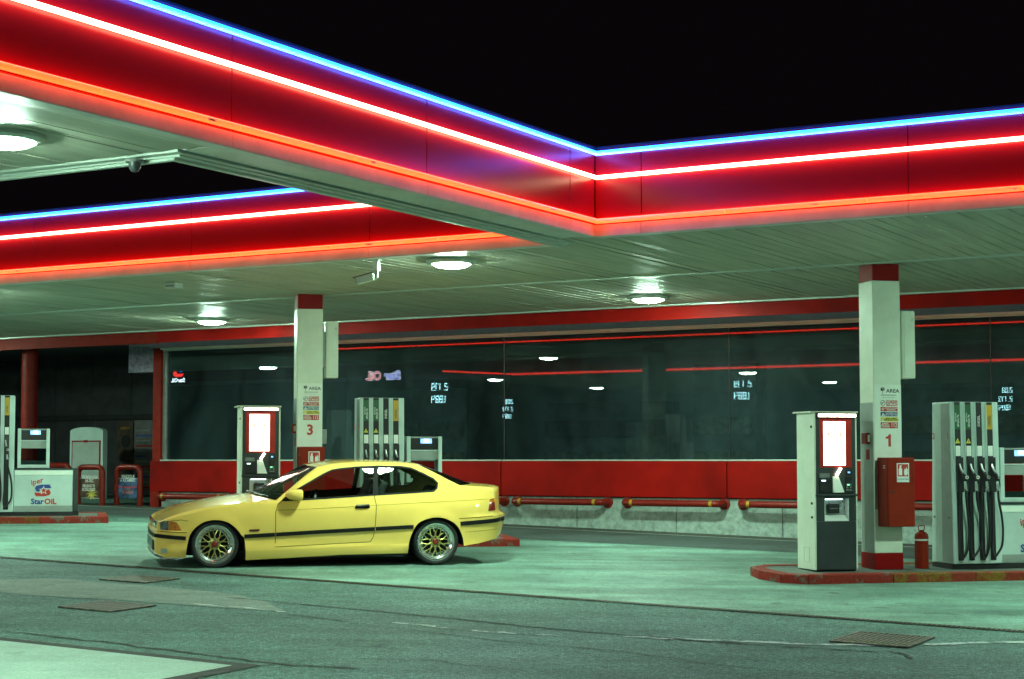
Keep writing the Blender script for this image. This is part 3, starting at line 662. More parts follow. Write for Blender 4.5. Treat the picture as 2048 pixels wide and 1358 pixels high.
ext_cabinet(3.31, 23.585, zm+.475, 'red fire extinguisher cabinet fixed to column 3 above the car roof')
call_point(9.30, 18.50, zr+1.53, 'small red call point beside the right payment kiosk')
call_point(3.30, 24.00, zm+1.53, 'small red call point above the car windscreen')
j = empty('grey_junction_box', cnw(3.66, 23.92, zm+1.32), AC, 'small grey box on the right face of column 3', 'box')
MB().box(0, .07, 0, .16, 0, .20).build('casing', pump_d, j, bevel=.006); MB().box(.005, .065, -.004, -.0005, .01, .19).build('cover', mid_grey, j)
# ---- red canister by the column
cn_ = empty('gas_canister', cnw(9.95, 18.45, gcn(9.95, 18.45)+.104), AC, 'red metal canister with wire handle standing beside the right pump', 'canister')
MB().lathe([(.0001, 0), (.078, 0), (.080, .01), (.080, .375), (.072, .405), (.050, .425), (.030, .43), (.030, .45), (.0001, .45)], 8).build('body', red_box, cn_, rot=(0, 0, R(22)))
MB().tube([(-.035, 0, .445), (-.04, 0, .49), (-.035, 0, .50), (.035, 0, .50), (.04, 0, .49), (.035, 0, .445)], .006, 6).build('handle', red_dull, cn_)
MB().lathe([(.083, .325), (.083, .345)], 8).build('band', lip_m, cn_, rot=(0, 0, R(22)))

# ================================================================== payment kiosks
def kiosk(c0, n0, zb, label):
    r = empty('payment_kiosk', cnw(c0, n0, zb), AC, label, 'kiosk', 'lit payment kiosks on the pump islands')
    W, D, H = .545, .46, 1.82
    MB().box(0, .022, -.015, D, .02, H).build('side_panel', white_paint, r, bevel=.004)
    MB().box(W-.022, W, -.0, D, .02, H).build('side_panel', white_paint, r, bevel=.004)
    MB().box(.023, W-.023, .12, D-.005, .02, H-.02).build('carcass', black_m, r)
    MB().box(-.045, W+.01, -.02, D+.01, H+.001, H+.018).build('roof_plate', white_paint, r, bevel=.004)
    MB().box(.02, W-.02, .02, D, 0, .019).build('plinth', black_m, r)
    fx0, fx1 = .024, W-.024
    # front built round the screen and the niche
    nx0, nx1, nz0, nz1 = .125, .43, .575, .835
    MB().box(fx0, fx1, -.012, .11, .02, nz0).build('lower_door', dark_grey, r, bevel=.006)
    MB().box(fx0, nx0, -.012, .11, nz0+.002, .86).box(nx1, fx1, -.012, .11, nz0+.002, .86).box(nx0, nx1, -.012, .11, nz1, .86).build('niche_surround', dark_grey, r)
    nb = MB().box(nx0, nx1, .075, .082, nz0, nz1).build('niche_back', silver, r)
    MB().box(nx0+.0, nx0+.006, -.014, .074, nz0+.002, nz1).box(nx1-.006, nx1, -.014, .074, nz0+.002, nz1).add([(nx0+.007, -.016, nz0+.004), (nx1-.007, -.016, nz0+.004), (nx1-.007, .074, nz0+.07), (nx0+.007, .074, nz0+.07)], [(0, 1, 2, 3)]).build('niche_liner', white_sheet, nb)
    MB().box(nx0+.02, nx1-.08, -.008, .02, nz1-.014, nz1-.001).build('niche_lamp', glow_niche, nb)
    MB().box(.19, .335, .030, .074, .665, .775).build('note_slot', black_p, nb, bevel=.006)
    MB().box(.215, .31, .026, .0295, .715, .725).build('slot_mouth', mid_grey, nb)
    MB().box(fx0-.01, fx1+.01, -.035, .10, .862, .888).build('ledge', dark_grey, r, bevel=.006)
    MB().box(fx0, fx1, -.012, .11, .89, 1.80).build('upper_front', dark_grey, r, bevel=.006)
    MB().box(.070, .470, -.0165, -.0125, 1.19, 1.765).build('painted_glow_plate', kiosk_glow_red, r, bevel=.0015)  # added plate whose dark red paints the halo of the lit screen
    sc = MB().box(.118, .392, -.020, -.0125, 1.215, 1.72).build('screen', screen_white, r, bevel=.003)
    pm = MB().box(.165, .345, -.0215, -.0203, 1.540, 1.622).build('screen_mark', screen_pink, sc)
    MB().box(.18, .33, -.0225, -.0217, 1.596, 1.603).box(.20, .25, -.0225, -.0217, 1.56, 1.58).box(.27, .31, -.0225, -.0217, 1.555, 1.585).build('screen_print', screen_white, pm)
    for k in range(5): MB().box(.150, .30+.06*(k % 2), -.0212, -.0203, 1.25+.045*k, 1.256+.045*k).build('screen_text', screen_grey, sc)
    for k in range(2): MB().box(.30, .36, -.0212, -.0203, 1.47+.03*k, 1.478+.03*k).build('screen_text', screen_grey, sc)
    MB().box(.03, W-.03, -.055, -.013, 1.765, 1.812).build('visor', dark_grey, r)
    for k in range(4): MB().box(.036+k*.119, .036+k*.119+.112, -.075, -.0555, 1.772, 1.806).build('light_bar', bar_white, r, bevel=.006)
    # card reader, receipt chute and keypad field
    MB().box(.06, .19, -.022, -.0125, 1.075, 1.125).build('card_reader', mid_grey, r, bevel=.003)
    MB().box(.06, .21, -.026, -.0125, .905, 1.055).build('banknote_unit', black_p, r, bevel=.006)
    MB().box(.085, .135, -.032, -.0265, 1.035, 1.047).build('slot_light', glow_niche, r)
    MB().add([(.225, -.013, .905), (.36, -.013, .905), (.30, -.013, 1.09), (.225, -.013, 1.09), (.225, -.05, .905), (.36, -.05, .905), (.30, -.02, 1.09), (.225, -.02, 1.09)], [(4, 5, 6, 7), (0, 1, 5, 4), (1, 2, 6, 5), (2, 3, 7, 6), (3, 0, 4, 7)]).build('receipt_chute', white_sheet, r)
    MB().tube([(.270, -.03, 1.10), (.325, -.03, 1.185)], .016, 10).build('chute_lamp', bar_white, r)
    rd = MB().box(.39, .47, -.022, -.0125, 1.105, 1.165).build('contactless_reader', black_p, r, bevel=.004)
    MB().box(.415, .445, -.0245, -.0225, 1.125, 1.145).build('reader_light', glow_blue, rd)
    MB().box(.385, .47, -.020, -.0125, .905, 1.09).build('keypad_panel', black_p, r, bevel=.004)
    kb = None
    for a in range(3):
        for b in range(3): MB().box(.395+.024*a, .412+.024*a, -.026, -.0205, .925+.03*b, .945+.03*b).build('key', txt_grn if (a, b) == (1, 1) else mid_grey, r)
    MB().box(.405, .435, -.028, -.0265, .985, 1.0).build('key_light', emat('led_green', (.1, 1, .4), 1.5) if 'led_green' not in MATS else MATS['led_green'], r)
    for z in (.62, .78, 1.66): MB().lathe([(.0001, -.012), (.014, -.012), (.016, 0)], 10, 'x', (0, .05, z)).build('lock', black_p, r)
    MB().box(-.002, -.0002, .13, .28, .10, .102).box(-.002, -.0002, .13, .28, .27, .272).box(-.002, -.0002, .13, .133, .10, .27).box(-.002, -.0002, .277, .28, .10, .27).build('hatch_outline', mid_grey, r)
    return r
kiosk(8.46, 18.20, gcn(8.6, 18.3)+.104, 'glowing payment kiosk with white side standing left of column 1')
kiosk(2.52, 23.80, gcn(2.7, 23.9)+.104, 'glowing payment kiosk behind the bonnet of the yellow car')

# ================================================================== fuel pumps
def pump(c0, n0, zb, label, logo=True):
    r = empty('fuel_pump', cnw(c0, n0, zb), AC, label, 'fuel pump', 'grey four-hose fuel pumps')
    TW, TH, D = .635, 1.965, .53
    fy = lambda z: .055*(z-.06)/(TH-.06)
    by = lambda z: D-.055*(z-.06)/(TH-.06)
    MB().box(-.01, 1.67, .03, D-.03, 0, .058).build('base', black_m, r)
    MB().add([(0, fy(.06), .06), (TW, fy(.06), .06), (TW, by(.06), .06), (0, by(.06), .06), (0.0, fy(TH), TH), (TW, fy(TH), TH), (TW, by(TH), TH), (0.0, by(TH), TH)],
             [(0, 3, 2, 1), (4, 5, 6, 7), (0, 1, 5, 4), (1, 2, 6, 5), (2, 3, 7, 6), (3, 0, 4, 7)]).build('tower', pump_w, r, bevel=.012)
    MB().add([(-.004, fy(.08)+.012, .08), (-.004, .265, .08), (-.004, .265, TH-.02), (-.004, fy(TH)+.012, TH-.02), (-.0005, fy(.08)+.012, .08), (-.0005, .265, .08), (-.0005, .265, TH-.02), (-.0005, fy(TH)+.012, TH-.02)],
             [(0, 3, 2, 1), (0, 1, 5, 4), (2, 3, 7, 6), (1, 2, 6, 5), (3, 0, 4, 7)]).build('side_panel', pump_d, r)
    for (y, ch) in ((.08, '1'), (.42, '2')): text('side_number', ch, .10, txt_red, r, (-.006, y+.02, 1.56), rot=(R(90), 0, R(-90)), bold=.02)
    for y in (.09, .44): MB().lathe([(.0001, -.008), (.010, -.006), (.012, 0)], 10, 'x', (-.005, y, .60)).build('lock', black_p, r)
    def slab(name, mat, x0, x1, z0, z1, p0, p1, par=r):     # follows the leaning front
        return MB().add([(x0, fy(z0)-p1, z0), (x1, fy(z0)-p1, z0), (x1, fy(z0)-p0, z0), (x0, fy(z0)-p0, z0), (x0, fy(z1)-p1, z1), (x1, fy(z1)-p1, z1), (x1, fy(z1)-p0, z1), (x0, fy(z1)-p0, z1)],
                        [(0, 3, 2, 1), (4, 5, 6, 7), (0, 1, 5, 4), (1, 2, 6, 5), (2, 3, 7, 6), (3, 0, 4, 7)]).build(name, mat, par)
    fuels = [('SENZA Pb', txt_grn), ('SENZA Pb', txt_grn), ('DIESEL', black_m), ('DIESEL', txt_amb)]
    for i in range(4):
        x = .050+.1415*i; w = .080
        st = slab('hose_strip', black_m, x, x+w, .10, TH-.004, .0005, .003)
        slab('divider_edge', pump_w, x-.012, x-.002, .08, TH-.004, .0005, .014)
        lb = slab('fuel_label', fuels[i][1], x+.004, x+w-.004, 1.64, 1.93, .0035, .005, st)
        text('fuel_name', fuels[i][0], .046 if i > 1 else .034, txt_wht if i < 3 else txt_blk, lb, (x+w/2+(.012 if i < 2 else 0), fy(1.74)-.0065, 1.74), rot=(R(88), R(-90), 0), ax='CENTER', bold=.01)
        if i < 2:
            text('fuel_name', 'BENZINA', .026, txt_wht, lb, (x+.022, fy(1.80)-.0065, 1.78), rot=(R(88), R(-90), 0))
            tr = MB().prism([(0, 0), (.062, 0), (.031, .058)], -.003, 0).build('warning_triangle', txt_yel, st, (x+.0065, fy(1.49)-.005, 1.475))
            MB().box(.027, .035, -.0045, -.0032, .014, .036).build('triangle_mark', txt_blk, tr)
        slab('price_tag', txt_wht, x+.010, x+w-.008, 1.325, 1.445, .0035, .007, st)
        slab('holster', black_p, x, x+w, .90, 1.31, .0035, .05, st)
        # nozzle: silver spout into the holster, body, lever guard and swivel
        nz = MB().tube([(x+.030, -.052+fy(1.1), 1.20), (x+.036, -.075+fy(1.1), 1.14), (x+.052, -.095, 1.075), (x+.058, -.10, 1.03)], [.012, .018, .026, .022], 10).build('nozzle', black_p, r, smooth=True)
        MB().tube([(x+.022, -.060+fy(1.1), 1.235), (x+.030, -.070+fy(1.1), 1.17), (x+.038, -.088, 1.125)], [.010, .013, .014], 8).build('spout', silver, nz, smooth=True)
        MB().lathe([(.012, -.006), (.021, -.006), (.021, .006), (.012, .006)], 14, 'y', (x+.062, -.125, 1.075), close=True).build('swivel_ring', silver if i > 1 else lip_m, nz)
        MB().tube([(x+.062, -.118, 1.055), (x+.075, -.11, .98), (x+.064, -.10, .92)], .008, 6).build('lever_guard', black_p, nz)
        MB().tube([(x+.058, -.10, 1.00), (x+.058, -.098, .92)], [.017, .020], 10).build('hose_coupling', silver, nz, smooth=True)
        x2 = x+.058; b = .12+.02*(i % 2); dx = (.075, .105, .06, .10)[i]
        pts = [(x2, -.098, .93), (x2+.012, -.09, .80), (x2+dx*.55, -.075, .62), (x2+dx*.75, -.065, .45), (x2+dx*.65, -.06, .28), (x2+dx*.15, -.055, b+.05), (x2-.035, -.05, b), (x2-.055, -.045, b+.10), (x2-.045, -.03, .40), (x2-.03, -.02, .75), (x2-.025, -.012, .93)]
        sm = []
        for q in range(len(pts)-1):
            p0, p1, p2, p3 = (Vector(pts[max(0, min(len(pts)-1, q+k))]) for k in (-1, 0, 1, 2))
            for t in (0, .25, .5, .75): sm.append(.5*((2*p1)+(p2-p0)*t+(2*p0-5*p1+4*p2-p3)*t*t+(3*p1-p0-3*p2+p3)*t**3))
        sm.append(Vector(pts[-1])); MB().tube(sm, .014, 8).build('hose', black_p, r, smooth=True)
    # low cabinet beside the tower
    cb = MB().box(.643, 1.575, .055, D-.06, .06, .745).build('cabinet', pump_w, r, bevel=.006)
    MB().box(1.577, 1.655, .045, D-.05, .06, .775).build('cabinet_end', dark_grey, r, bevel=.006)
    MB().box(.643, 1.576, .05, D-.055, .747, .775).build('cabinet_top', dark_grey, r)
    MB().box(.65, 1.57, .050, .0545, .665, .735).build('cabinet_strip', white_sheet, cb)
    MB().box(.65, 1.57, .051, .0545, .075, .16).build('kick_strip', pump_d, cb)
    if logo:
        y = .0535; cx = 1.10
        text('logo_text', 'iper', .125, txt_red, cb, (cx-.10, y, .555), rot=(R(90), R(-14), 0), bold=.02, shear=.1)
        text('logo_text', 'Star', .125, txt_blue, cb, (cx-.090, y, .225), bold=.035, ax='CENTER')
        text('logo_text', 'OiL', .125, txt_red, cb, (cx+.118, y, .225), bold=.035, ax='CENTER')
        # S shaped emblem with a star
        lg1 = [(-.02, .09), (.115, .09), (.145, .03), (.06, .03), (-.005, .035), (-.03, .0), (-.055, -.03), (-.095, -.02), (-.12, .03), (-.10, .07)]
        lg2 = [(-x, -z) for x, z in lg1]
        MB().prism([(x-.01, z+.0) for x, z in lg1], -.001, 0).build('logo_emblem', txt_blue, cb, (cx, y, .415))
        MB().prism([(x+.005, z-.012) for x, z in lg2], -.001, 0).build('logo_emblem', txt_red, cb, (cx, y-.0003, .415))
        star = []
        for k in range(10):
            a = math.pi/2+k*math.pi/5; q = .055 if k % 2 == 0 else .023; star.append((q*math.cos(a), q*math.sin(a)))
        MB().prism([(x*1.35, z*1.35) for x, z in star], -.001, 0).build('logo_star', white_sheet, cb, (cx+.01, y-.0015, .41))
        MB().prism(star, -.001, 0).build('logo_star', txt_red, cb, (cx+.01, y-.003, .41))
    # display head: a frame one can see through below the screen
    hx0, hx1 = .685, 1.195
    h = MB().box(hx0, hx0+.055, .10, .36, .778, 1.425).box(hx1-.055, hx1, .10, .36, .778, 1.425).box(hx0+.056, hx1-.056, .10, .36, .778, .83).build('display_frame', pump_w, r, bevel=.006)
    MB().box(hx0+.056, hx1-.056, .12, .34, 1.24, 1.40).build('display_box', black_p, r)
    MB().box(hx0+.056, hx1-.056, .115, .35, 1.402, 1.422).build('display_cap', pump_d, r)
    s_ = MB().box(hx0+.20, hx0+.365, .116, .1195, 1.325, 1.395).build('display_screen', glow_blue, r)
    MB().box(hx0+.25, hx0+.32, .114, .1155, 1.345, 1.385).build('display_digits', glow_niche, s_)
    MB().box(hx0+.056, hx1-.056, .13, .33, 1.10, 1.215).build('keypad_shelf', pump_d, r, bevel=.004)
    MB().box(hx0+.056, hx1-.056, .125, .1285, 1.218, 1.235).build('shelf_edge', pump_w, r)
    MB().box(hx0+.056, hx1-.056, .128, .132, .833, 1.095).build('display_glass', glass_pump, r)
    MB().box(hx0+.056, hx1-.056, .14, .34, .832, .90).build('lower_tray', pump_d, r)
    return r
pump(10.235, 18.20, gcn(10.4, 18.4)+.104, 'grey four-hose fuel pump on the right island beside the red canister')
pump(4.18, 23.80, gcn(4.5, 24)+.104, 'grey four-hose fuel pump standing behind the car roof')
pump(-1.21, 29.30, gcn(-1, 29.5)+.104, 'grey fuel pump with red and blue logo cabinet at far left')

# ================================================================== left recess furniture
def hoop(u0, u1, v, ztop, label, face=None, words=()):
    zb = guv((u0+u1)/2, v); zb = max(zb, 1.02) if v > 24.93 else zb
    r = empty('hoop_barrier', uvw((u0+u1)/2, v, zb), AU, label, 'barrier', 'red hoop barriers'); a = (u1-u0)/2-.06; H = ztop-zb-.06
    pts = [(-a, 0, -.05), (-a, 0, H-.12)] + [(-a+.12-.12*math.cos(t), 0, H-.12+.12*math.sin(t)) for t in (R(25), R(50), R(75))] + [(-a+.16, 0, H), (a-.16, 0, H)] + [(a-.12+.12*math.sin(t), 0, H-.12+.12*math.cos(t)) for t in (R(15), R(40), R(65))] + [(a, 0, H-.12), (a, 0, -.05)]
    MB().tube(pts, .055, 12).build('pipe', red_gloss, r, smooth=True)
    if face:
        b = MB().box(-a+.06, a-.06, -.02, .02, .14, H-.22).build('poster_board', face, r)
        MB().box(-a+.06, a-.06, -.021, -.0203, H-.225, H-.21).build('poster_edge', silver, b)
        for (s, sz, x, z, mt) in words: text('poster_print', s, sz, mt, b, (x, -.0225, z), bold=.01, sx=.8)
        if face is poster_brown:
            star = [((.16 if k % 2 else .06)*math.cos(k*math.pi/9), (.13 if k % 2 else .05)*math.sin(k*math.pi/9)) for k in range(18)]
            MB().prism(star, -.001, 0).build('poster_burst', pmat('burst_yellow', (.45, .36, .05), .5, var=.3), b, (.06, -.0215, .22))
        else:
            MB().box(-a+.07, a-.07, -.0225, -.0212, H*.46, H*.50).build('poster_stripe', pmat('stripe_pink', (.45, .05, .10), .5), b)
hoop(-24.10, -23.35, 24.70, 1.87, 'red hoop barrier holding a brown poster beside the low pump cabinet', poster_brown, (('TECNOLOGIA\nHI-TEC', .085, 0, .50, txt_wht), ('PRODOTTI\nECOLOGICI', .080, -.02, .33, txt_wht)))
hoop(-23.40, -22.68, 25.02, 1.87, 'red hoop barrier holding a blue poster next to the shop corner', poster_blue, (('SPAZZOLE\nA RICAMBIO', .085, 0, .52, txt_wht), ('ORA\nMORBIDE', .085, 0, .29, pmat('print_salmon', (.6, .22, .2), .5))))
hoop(-26.2, -25.2, 25.7, 1.90, 'plain red hoop barrier behind the display head of the left pump')
zb = 1.02
ar = empty('arched_sign', uvw(-25.53, 26.5, zb), AU, 'pale grey freestanding sign with arched top and red framed glass', 'sign')
arch = [(-.46, 0), (.46, 0), (.46, 1.52)] + [(.46*math.cos(t), 1.52+.09*math.sin(t)) for t in [math.pi*k/12 for k in range(1, 12)]] + [(-.46, 1.52)]
MB().prism(arch, -.05, .08).build('body', pump_w, ar)
MB().box(-.40, .40, -.062, -.051, .20, 1.33).build('frame', red_dull, ar)
MB().box(-.37, .37, -.068, -.063, .23, 1.30).build('glazed_face', pmat('sign_face', (.42, .46, .42), .12, var=.05, spec=.8), ar)
MB().box(-.05, .05, -.075, -.063, 1.29, 1.34).build('latch', red_dull, ar)
nb_ = empty('notice_board', uvw(-25.24, 27.92, 1.2), AU, 'grey notice board with rows of faint print in the dark recess', 'notice board')
MB().box(-.30, .30, -.03, 0, 0, 1.6).build('board', notice_m, nb_)
for k in range(12): MB().box(-.25, .05+.2*random.random(), -.033, -.0303, .15+.11*k, .185+.11*k).build('print_row', (red_dull, mid_grey, txt_blue, mid_grey)[k % 4], nb_)
po = empty('dark_poster', uvw(-25.80, 27.92, 1.95), AU, 'dark brown poster with a round motif left of the grey notice board', 'poster')
MB().box(-.23, .23, -.03, 0, 0, .82).build('sheet', poster_dark, po)
MB().lathe([(.0001, -.033), (.14, -.033), (.14, -.0305)], 20, 'y', (.03, 0, .40)).build('motif', black_m, po)
text('poster_print', 'OFFERTA', .07, txt_amb, po, (0, -.034, .68), sx=.9)

# ================================================================== ceiling devices
cv = empty('security_camera', uvw(-11.28, 16.33, ZCL-.004), AU, 'pale bullet security camera hanging under the canopy ceiling', 'camera')
MB().box(-.07, .05, -.05, .05, -.012, 0).build('mount_plate', lip_m, cv)
MB().box(-.02, .04, -.035, .035, -.13, -.012).build('junction_block', trim_m, cv, bevel=.006)
MB().tube([(.015, 0, -.12), (.012, 0, -.20), (-.02, 0, -.215)], .016, 8).build('arm', trim_m, cv)
hd = MB().box(-.18, .03, -.045, .045, -.04, .04).build('housing', white_paint, cv, (-.05, -.02, -.20), (0, R(-14), R(22)), bevel=.01)
MB().box(-.21, .04, -.05, .05, .041, .048).build('sun_shield', dark_grey, hd); MB().box(-.186, -.181, -.03, .03, -.028, .028).build('lens_window', black_p, hd)
dm = empty('dome_camera', uvw(-9.02, 9.82, ZCL-.03), AU, 'small grey dome camera at the corner trim of the open bay', 'camera')
MB().lathe([(.0001, -.02), (.07, -.02), (.08, 0)], 16).build('mount_ring', mid_grey, dm, smooth=True); MB().lathe([(.0001, -.095), (.028, -.088), (.045, -.06), (.048, -.021)], 14).build('dome', dark_grey, dm, smooth=True)
bx_ = empty('ceiling_box', uvw(-15.05, 17.15, ZCL-.004), AU, 'small pale box on the canopy ceiling left of column 3', 'box')
MB().box(-.09, .09, -.08, .08, -.07, 0).build('casing', pump_w, bx_, bevel=.006); MB().box(-.07, .07, -.084, -.0805, -.055, -.03).build('grille', mid_grey, bx_)

# ================================================================== lit signs across the yard, mirrored in the shop glass
SEG = {'0': 'abcdef', '1': 'bc', '2': 'abged', '4': 'fgbc', '7': 'abc', '8': 'abcdefg', '9': 'abcdfg'}
def digits(m, s, h):
    x = 0; w = h*.5; t = h*.10
    for ch in s:
        if ch == '.': m.box(x-.02*h, x+.08*h, 0, .004, 0, t); x += h*.16; continue
        k = .62 if ch in '\'' else 1
        for g in SEG[ch]:
            X0, X1, Z0, Z1 = {'a': (0, w, h-t, h), 'b': (w-t, w, h/2, h), 'c': (w-t, w, 0, h/2), 'd': (0, w, 0, t), 'e': (0, t, 0, h/2), 'f': (0, t, h/2, h), 'g': (0, w, h/2-t/2, h/2+t/2)}[g]
            m.box(x+X0, x+X1, 0, .004, Z0, Z1)
        x += w+h*.16
    return x
def price_sign(u, v, z, h, rows, label):
    r = empty('price_sign', uvw(u, v, ZCL), AU+math.pi, label, 'sign', 'hanging price displays across the yard')
    W = h*3.2; dz = z-ZCL
    MB().box(-W/2, W/2, 0, .12, dz-h*.5, dz+len(rows)*h*1.75).build('cabinet', black_m, r)
    for x in (-W*.3, W*.3): MB().tube([(x, .06, 0), (x, .06, dz+len(rows)*h*1.75)], .02, 6).build('hanger', dark_grey, r)
    for k, s in enumerate(rows):
        m = MB(); wd = digits(m, s, h); m.build('led_row', glow_cyan, r, (-W*.42, -.006, dz+(len(rows)-1-k)*h*1.7))
price_sign(-27.0, 7.75, 3.62, .21, ['2.179', '1.884'], 'hanging price display of two rows mirrored in the shop glass above the car')
price_sign(-19.3, 3.4, 3.72, .21, ['2.179', '1.884'], 'hanging price display of two rows mirrored left of the right kiosk')
price_sign(-30.2, -1.7, 3.40, .15, ['2.08', '2.179', '1.884'], 'hanging price display of three rows mirrored right of the car')
price_sign(-12.7, -0.5, 3.40, .15, ['2.08', '2.179', '1.884'], 'hanging price display of three rows mirrored at the right edge')
sg = empty('lit_fascia_sign', uvw(-27.4, VO+.02, 4.30), AU+math.pi, 'lit red and blue lettering on the far canopy arm, mirrored in the shop glass', 'sign')
MB().box(-.78, .78, -.06, -.02, -.14, .20).build('backing', black_m, sg)
for (s, x, c_) in (('Star', -.26, sign_blue), ('OiL', .38, sign_red)):
    o = text('letters', s, .34, sign_white, sg, (x, -.064, .02), bold=.055, depth=.002); text('letters', s, .34, c_, sg, (x, -.070, .02), bold=.01, depth=.002)
sg2 = empty('lit_emblem_sign', uvw(-35.0, VO+.02, 4.62), AU+math.pi, 'lit emblem sign on the far canopy arm, mirrored at the left window end', 'sign')
MB().box(-.30, .30, -.06, -.02, -.36, .42).build('backing', black_m, sg2)
text('letters', 'iper', .20, sign_red, sg2, (-.05, -.066, .28), bold=.03, rot=(R(90), R(-12), 0)); text('letters', 'StarOiL', .17, sign_white, sg2, (0, -.066, -.25), bold=.03)
lg1 = [(-.02, .09), (.115, .09), (.145, .03), (.06, .03), (-.005, .035), (-.03, .0), (-.055, -.03), (-.095, -.02), (-.12, .03), (-.10, .07)]
MB().prism([(x*1.6, z*1.6) for x, z in lg1], -.004, 0).build('emblem', sign_blue, sg2, (0, -.063, .04)); MB().prism([(-x*1.6, -z*1.6-.02) for x, z in lg1], -.004, 0).build('emblem', sign_red, sg2, (.01, -.064, .02))
# ================================================================== the yellow coupe
import numpy as np
yellow = pmat('yellow_car_paint', (0.92, 0.582, 0.138), 0.42, var=0.02, scale=2, coat=1.0, spec=0.05, rvar=0.03)
car_glass = glassmat('car_glass', (0.72, 0.78, 0.74), 1.5, 1.15)
dark_glass = glassmat('rear_glass', (0.16, 0.17, 0.16), 1.5, 1.0)
rubber = pmat('rubber_trim', (0.014, 0.013, 0.012), 0.7, var=0.15, scale=10, spec=0.15)
tyre_m = pmat('tyre_rubber', (0.016, 0.016, 0.017), 0.72, var=0.2, scale=14, bump=0.1)
gold = pmat('gold_wheel_paint', (0.50, 0.42, 0.14), 0.32, 0.75, var=0.06)
cap_red = pmat('wheel_cap_red', (0.30, 0.025, 0.015), 0.3, var=0.1, coat=0.3)
amber = pmat('amber_lens', (0.60, 0.16, 0.01), 0.15, var=0.25, scale=30, coat=0.8)
clear_lens = pmat('headlamp_lens', (0.10, 0.11, 0.11), 0.08, var=0.5, scale=18, coat=1.0, spec=.9)
tail_red = pmat('tail_lens_red', (0.22, 0.010, 0.008), 0.15, var=0.15, scale=25, coat=0.8)
seat_m = pmat('seat_cloth', (0.035, 0.045, 0.042), 0.8, var=0.25, scale=12)
gap_m = pmat('panel_gap', (0.10, 0.062, 0.008), 0.8, var=0.1, spec=0.05)
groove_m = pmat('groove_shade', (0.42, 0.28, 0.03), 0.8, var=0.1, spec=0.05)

def spl(pts):
    X = [p[0] for p in pts]; Y = [p[1] for p in pts]; n = len(X)
    M_ = []
    for i in range(n):
        if i == 0: M_.append((Y[1]-Y[0])/(X[1]-X[0]))
        elif i == n-1: M_.append((Y[-1]-Y[-2])/(X[-1]-X[-2]))
        else:
            a = (Y[i]-Y[i-1])/(X[i]-X[i-1]); b = (Y[i+1]-Y[i])/(X[i+1]-X[i]); M_.append(0 if a*b <= 0 else 2*a*b/(a+b))
    def f(x):
        if x <= X[0]: return Y[0]
        if x >= X[-1]: return Y[-1]
        i = max(k for k in range(n-1) if X[k] <= x); h = X[i+1]-X[i]; t = (x-X[i])/h
        return (2*t**3-3*t*t+1)*Y[i]+(t**3-2*t*t+t)*h*M_[i]+(-2*t**3+3*t*t)*Y[i+1]+(t**3-t*t)*h*M_[i+1]
    return f
Wx = spl([(-.73, .56), (-.71, .64), (-.67, .715), (-.60, .775), (-.48, .815), (-.25, .838), (.2, .848), (1.3, .853), (2.4, .853), (2.9, .845), (3.15, .825), (3.35, .785), (3.47, .725), (3.53, .66), (3.57, .58)])
Dz = spl([(.05, .045), (.12, .022), (.18, .004), (.235, .0), (.275, .014), (.35, .012), (.46, .004), (.56, .0), (.64, .004), (.70, .012), (.76, .026), (.82, .048), (.88, .074), (.95, .108), (1.05, .158), (1.15, .212), (1.25, .270), (1.3, .30)])
def dens(pts, d=.035):
    out = []
    for a, b in zip(pts[:-1], pts[1:]):
        L = math.dist(a, b); k = max(1, math.ceil(L/d))
        out += [(a[0]+(b[0]-a[0])*i/k, a[1]+(b[1]-a[1])*i/k) for i in range(k)]
    return out + [pts[-1]]
def cat(pts, k=5):                                   # smooth open curve through points
    out = []
    for i in range(len(pts)-1):
        p0, p1, p2, p3 = (Vector(pts[max(0, min(len(pts)-1, i+j))]) for j in (-1, 0, 1, 2))
        for t in [q/k for q in range(k)]: out.append(tuple(.5*((2*p1)+(p2-p0)*t+(2*p0-5*p1+4*p2-p3)*t*t+(3*p1-p0-3*p2+p3)*t**3)))
    return out + [tuple(pts[-1])]
def fixx(p, y): return (p[0]+(.095+.0477*p[0])*(.845-y), p[1])
hood_s = cat([(-.660, .545), (-.59, .580), (-.45, .637), (-.28, .682), (-.08, .722), (.15, .757), (.40, .783), (.60, .795), (.722, .800)], 5)
apil = dens([(.722, .800), (.98, 1.003), (1.12, 1.11), (1.245, 1.195)], .04)
rail = cat([(1.245, 1.195), (1.40, 1.226), (1.60, 1.246), (1.85, 1.255), (2.10, 1.253), (2.32, 1.246), (2.50, 1.232)], 6)
cpil = dens([(2.50, 1.232), (2.70, 1.135), (2.88, 1.040), (3.02, .972)], .04)
trunk_s = cat([(3.02, .972), (3.16, .962), (3.30, .954), (3.42, .944), (3.475, .930)], 5)
rear_e = dens([(3.475, .930), (3.472, .88), (3.468, .80), (3.472, .66), (3.490, .628), (3.548, .600), (3.560, .575), (3.560, .50), (3.548, .40), (3.520, .335), (3.480, .312)], .035)
bot_r = dens([(3.480, .312), (3.249, .262), (3.042, .235)])
arch_r = cat([(3.042, .235), (3.028, .332), (2.974, .448), (2.896, .525), (2.778, .577), (2.650, .584), (2.52, .552), (2.444, .500), (2.393, .414), (2.349, .288), (2.338, .15)], 4)
sill = dens([(2.338, .15), (1.5, .140), (.966, .114), (.368, .088)])
arch_f = cat([(.368, .088), (.348, .327), (.312, .386), (.231, .482), (.126, .551), (-.013, .573), (-.15, .542), (-.241, .474), (-.297, .392), (-.330, .255), (-.341, .132)], 4)
bot_f = dens([(-.341, .132), (-.568, .125), (-.685, .175)])
front_e = dens([(-.685, .175), (-.690, .25), (-.693, .36), (-.695, .40), (-.702, .428), (-.695, .440), (-.678, .452), (-.677, .50), (-.660, .545)], .03)
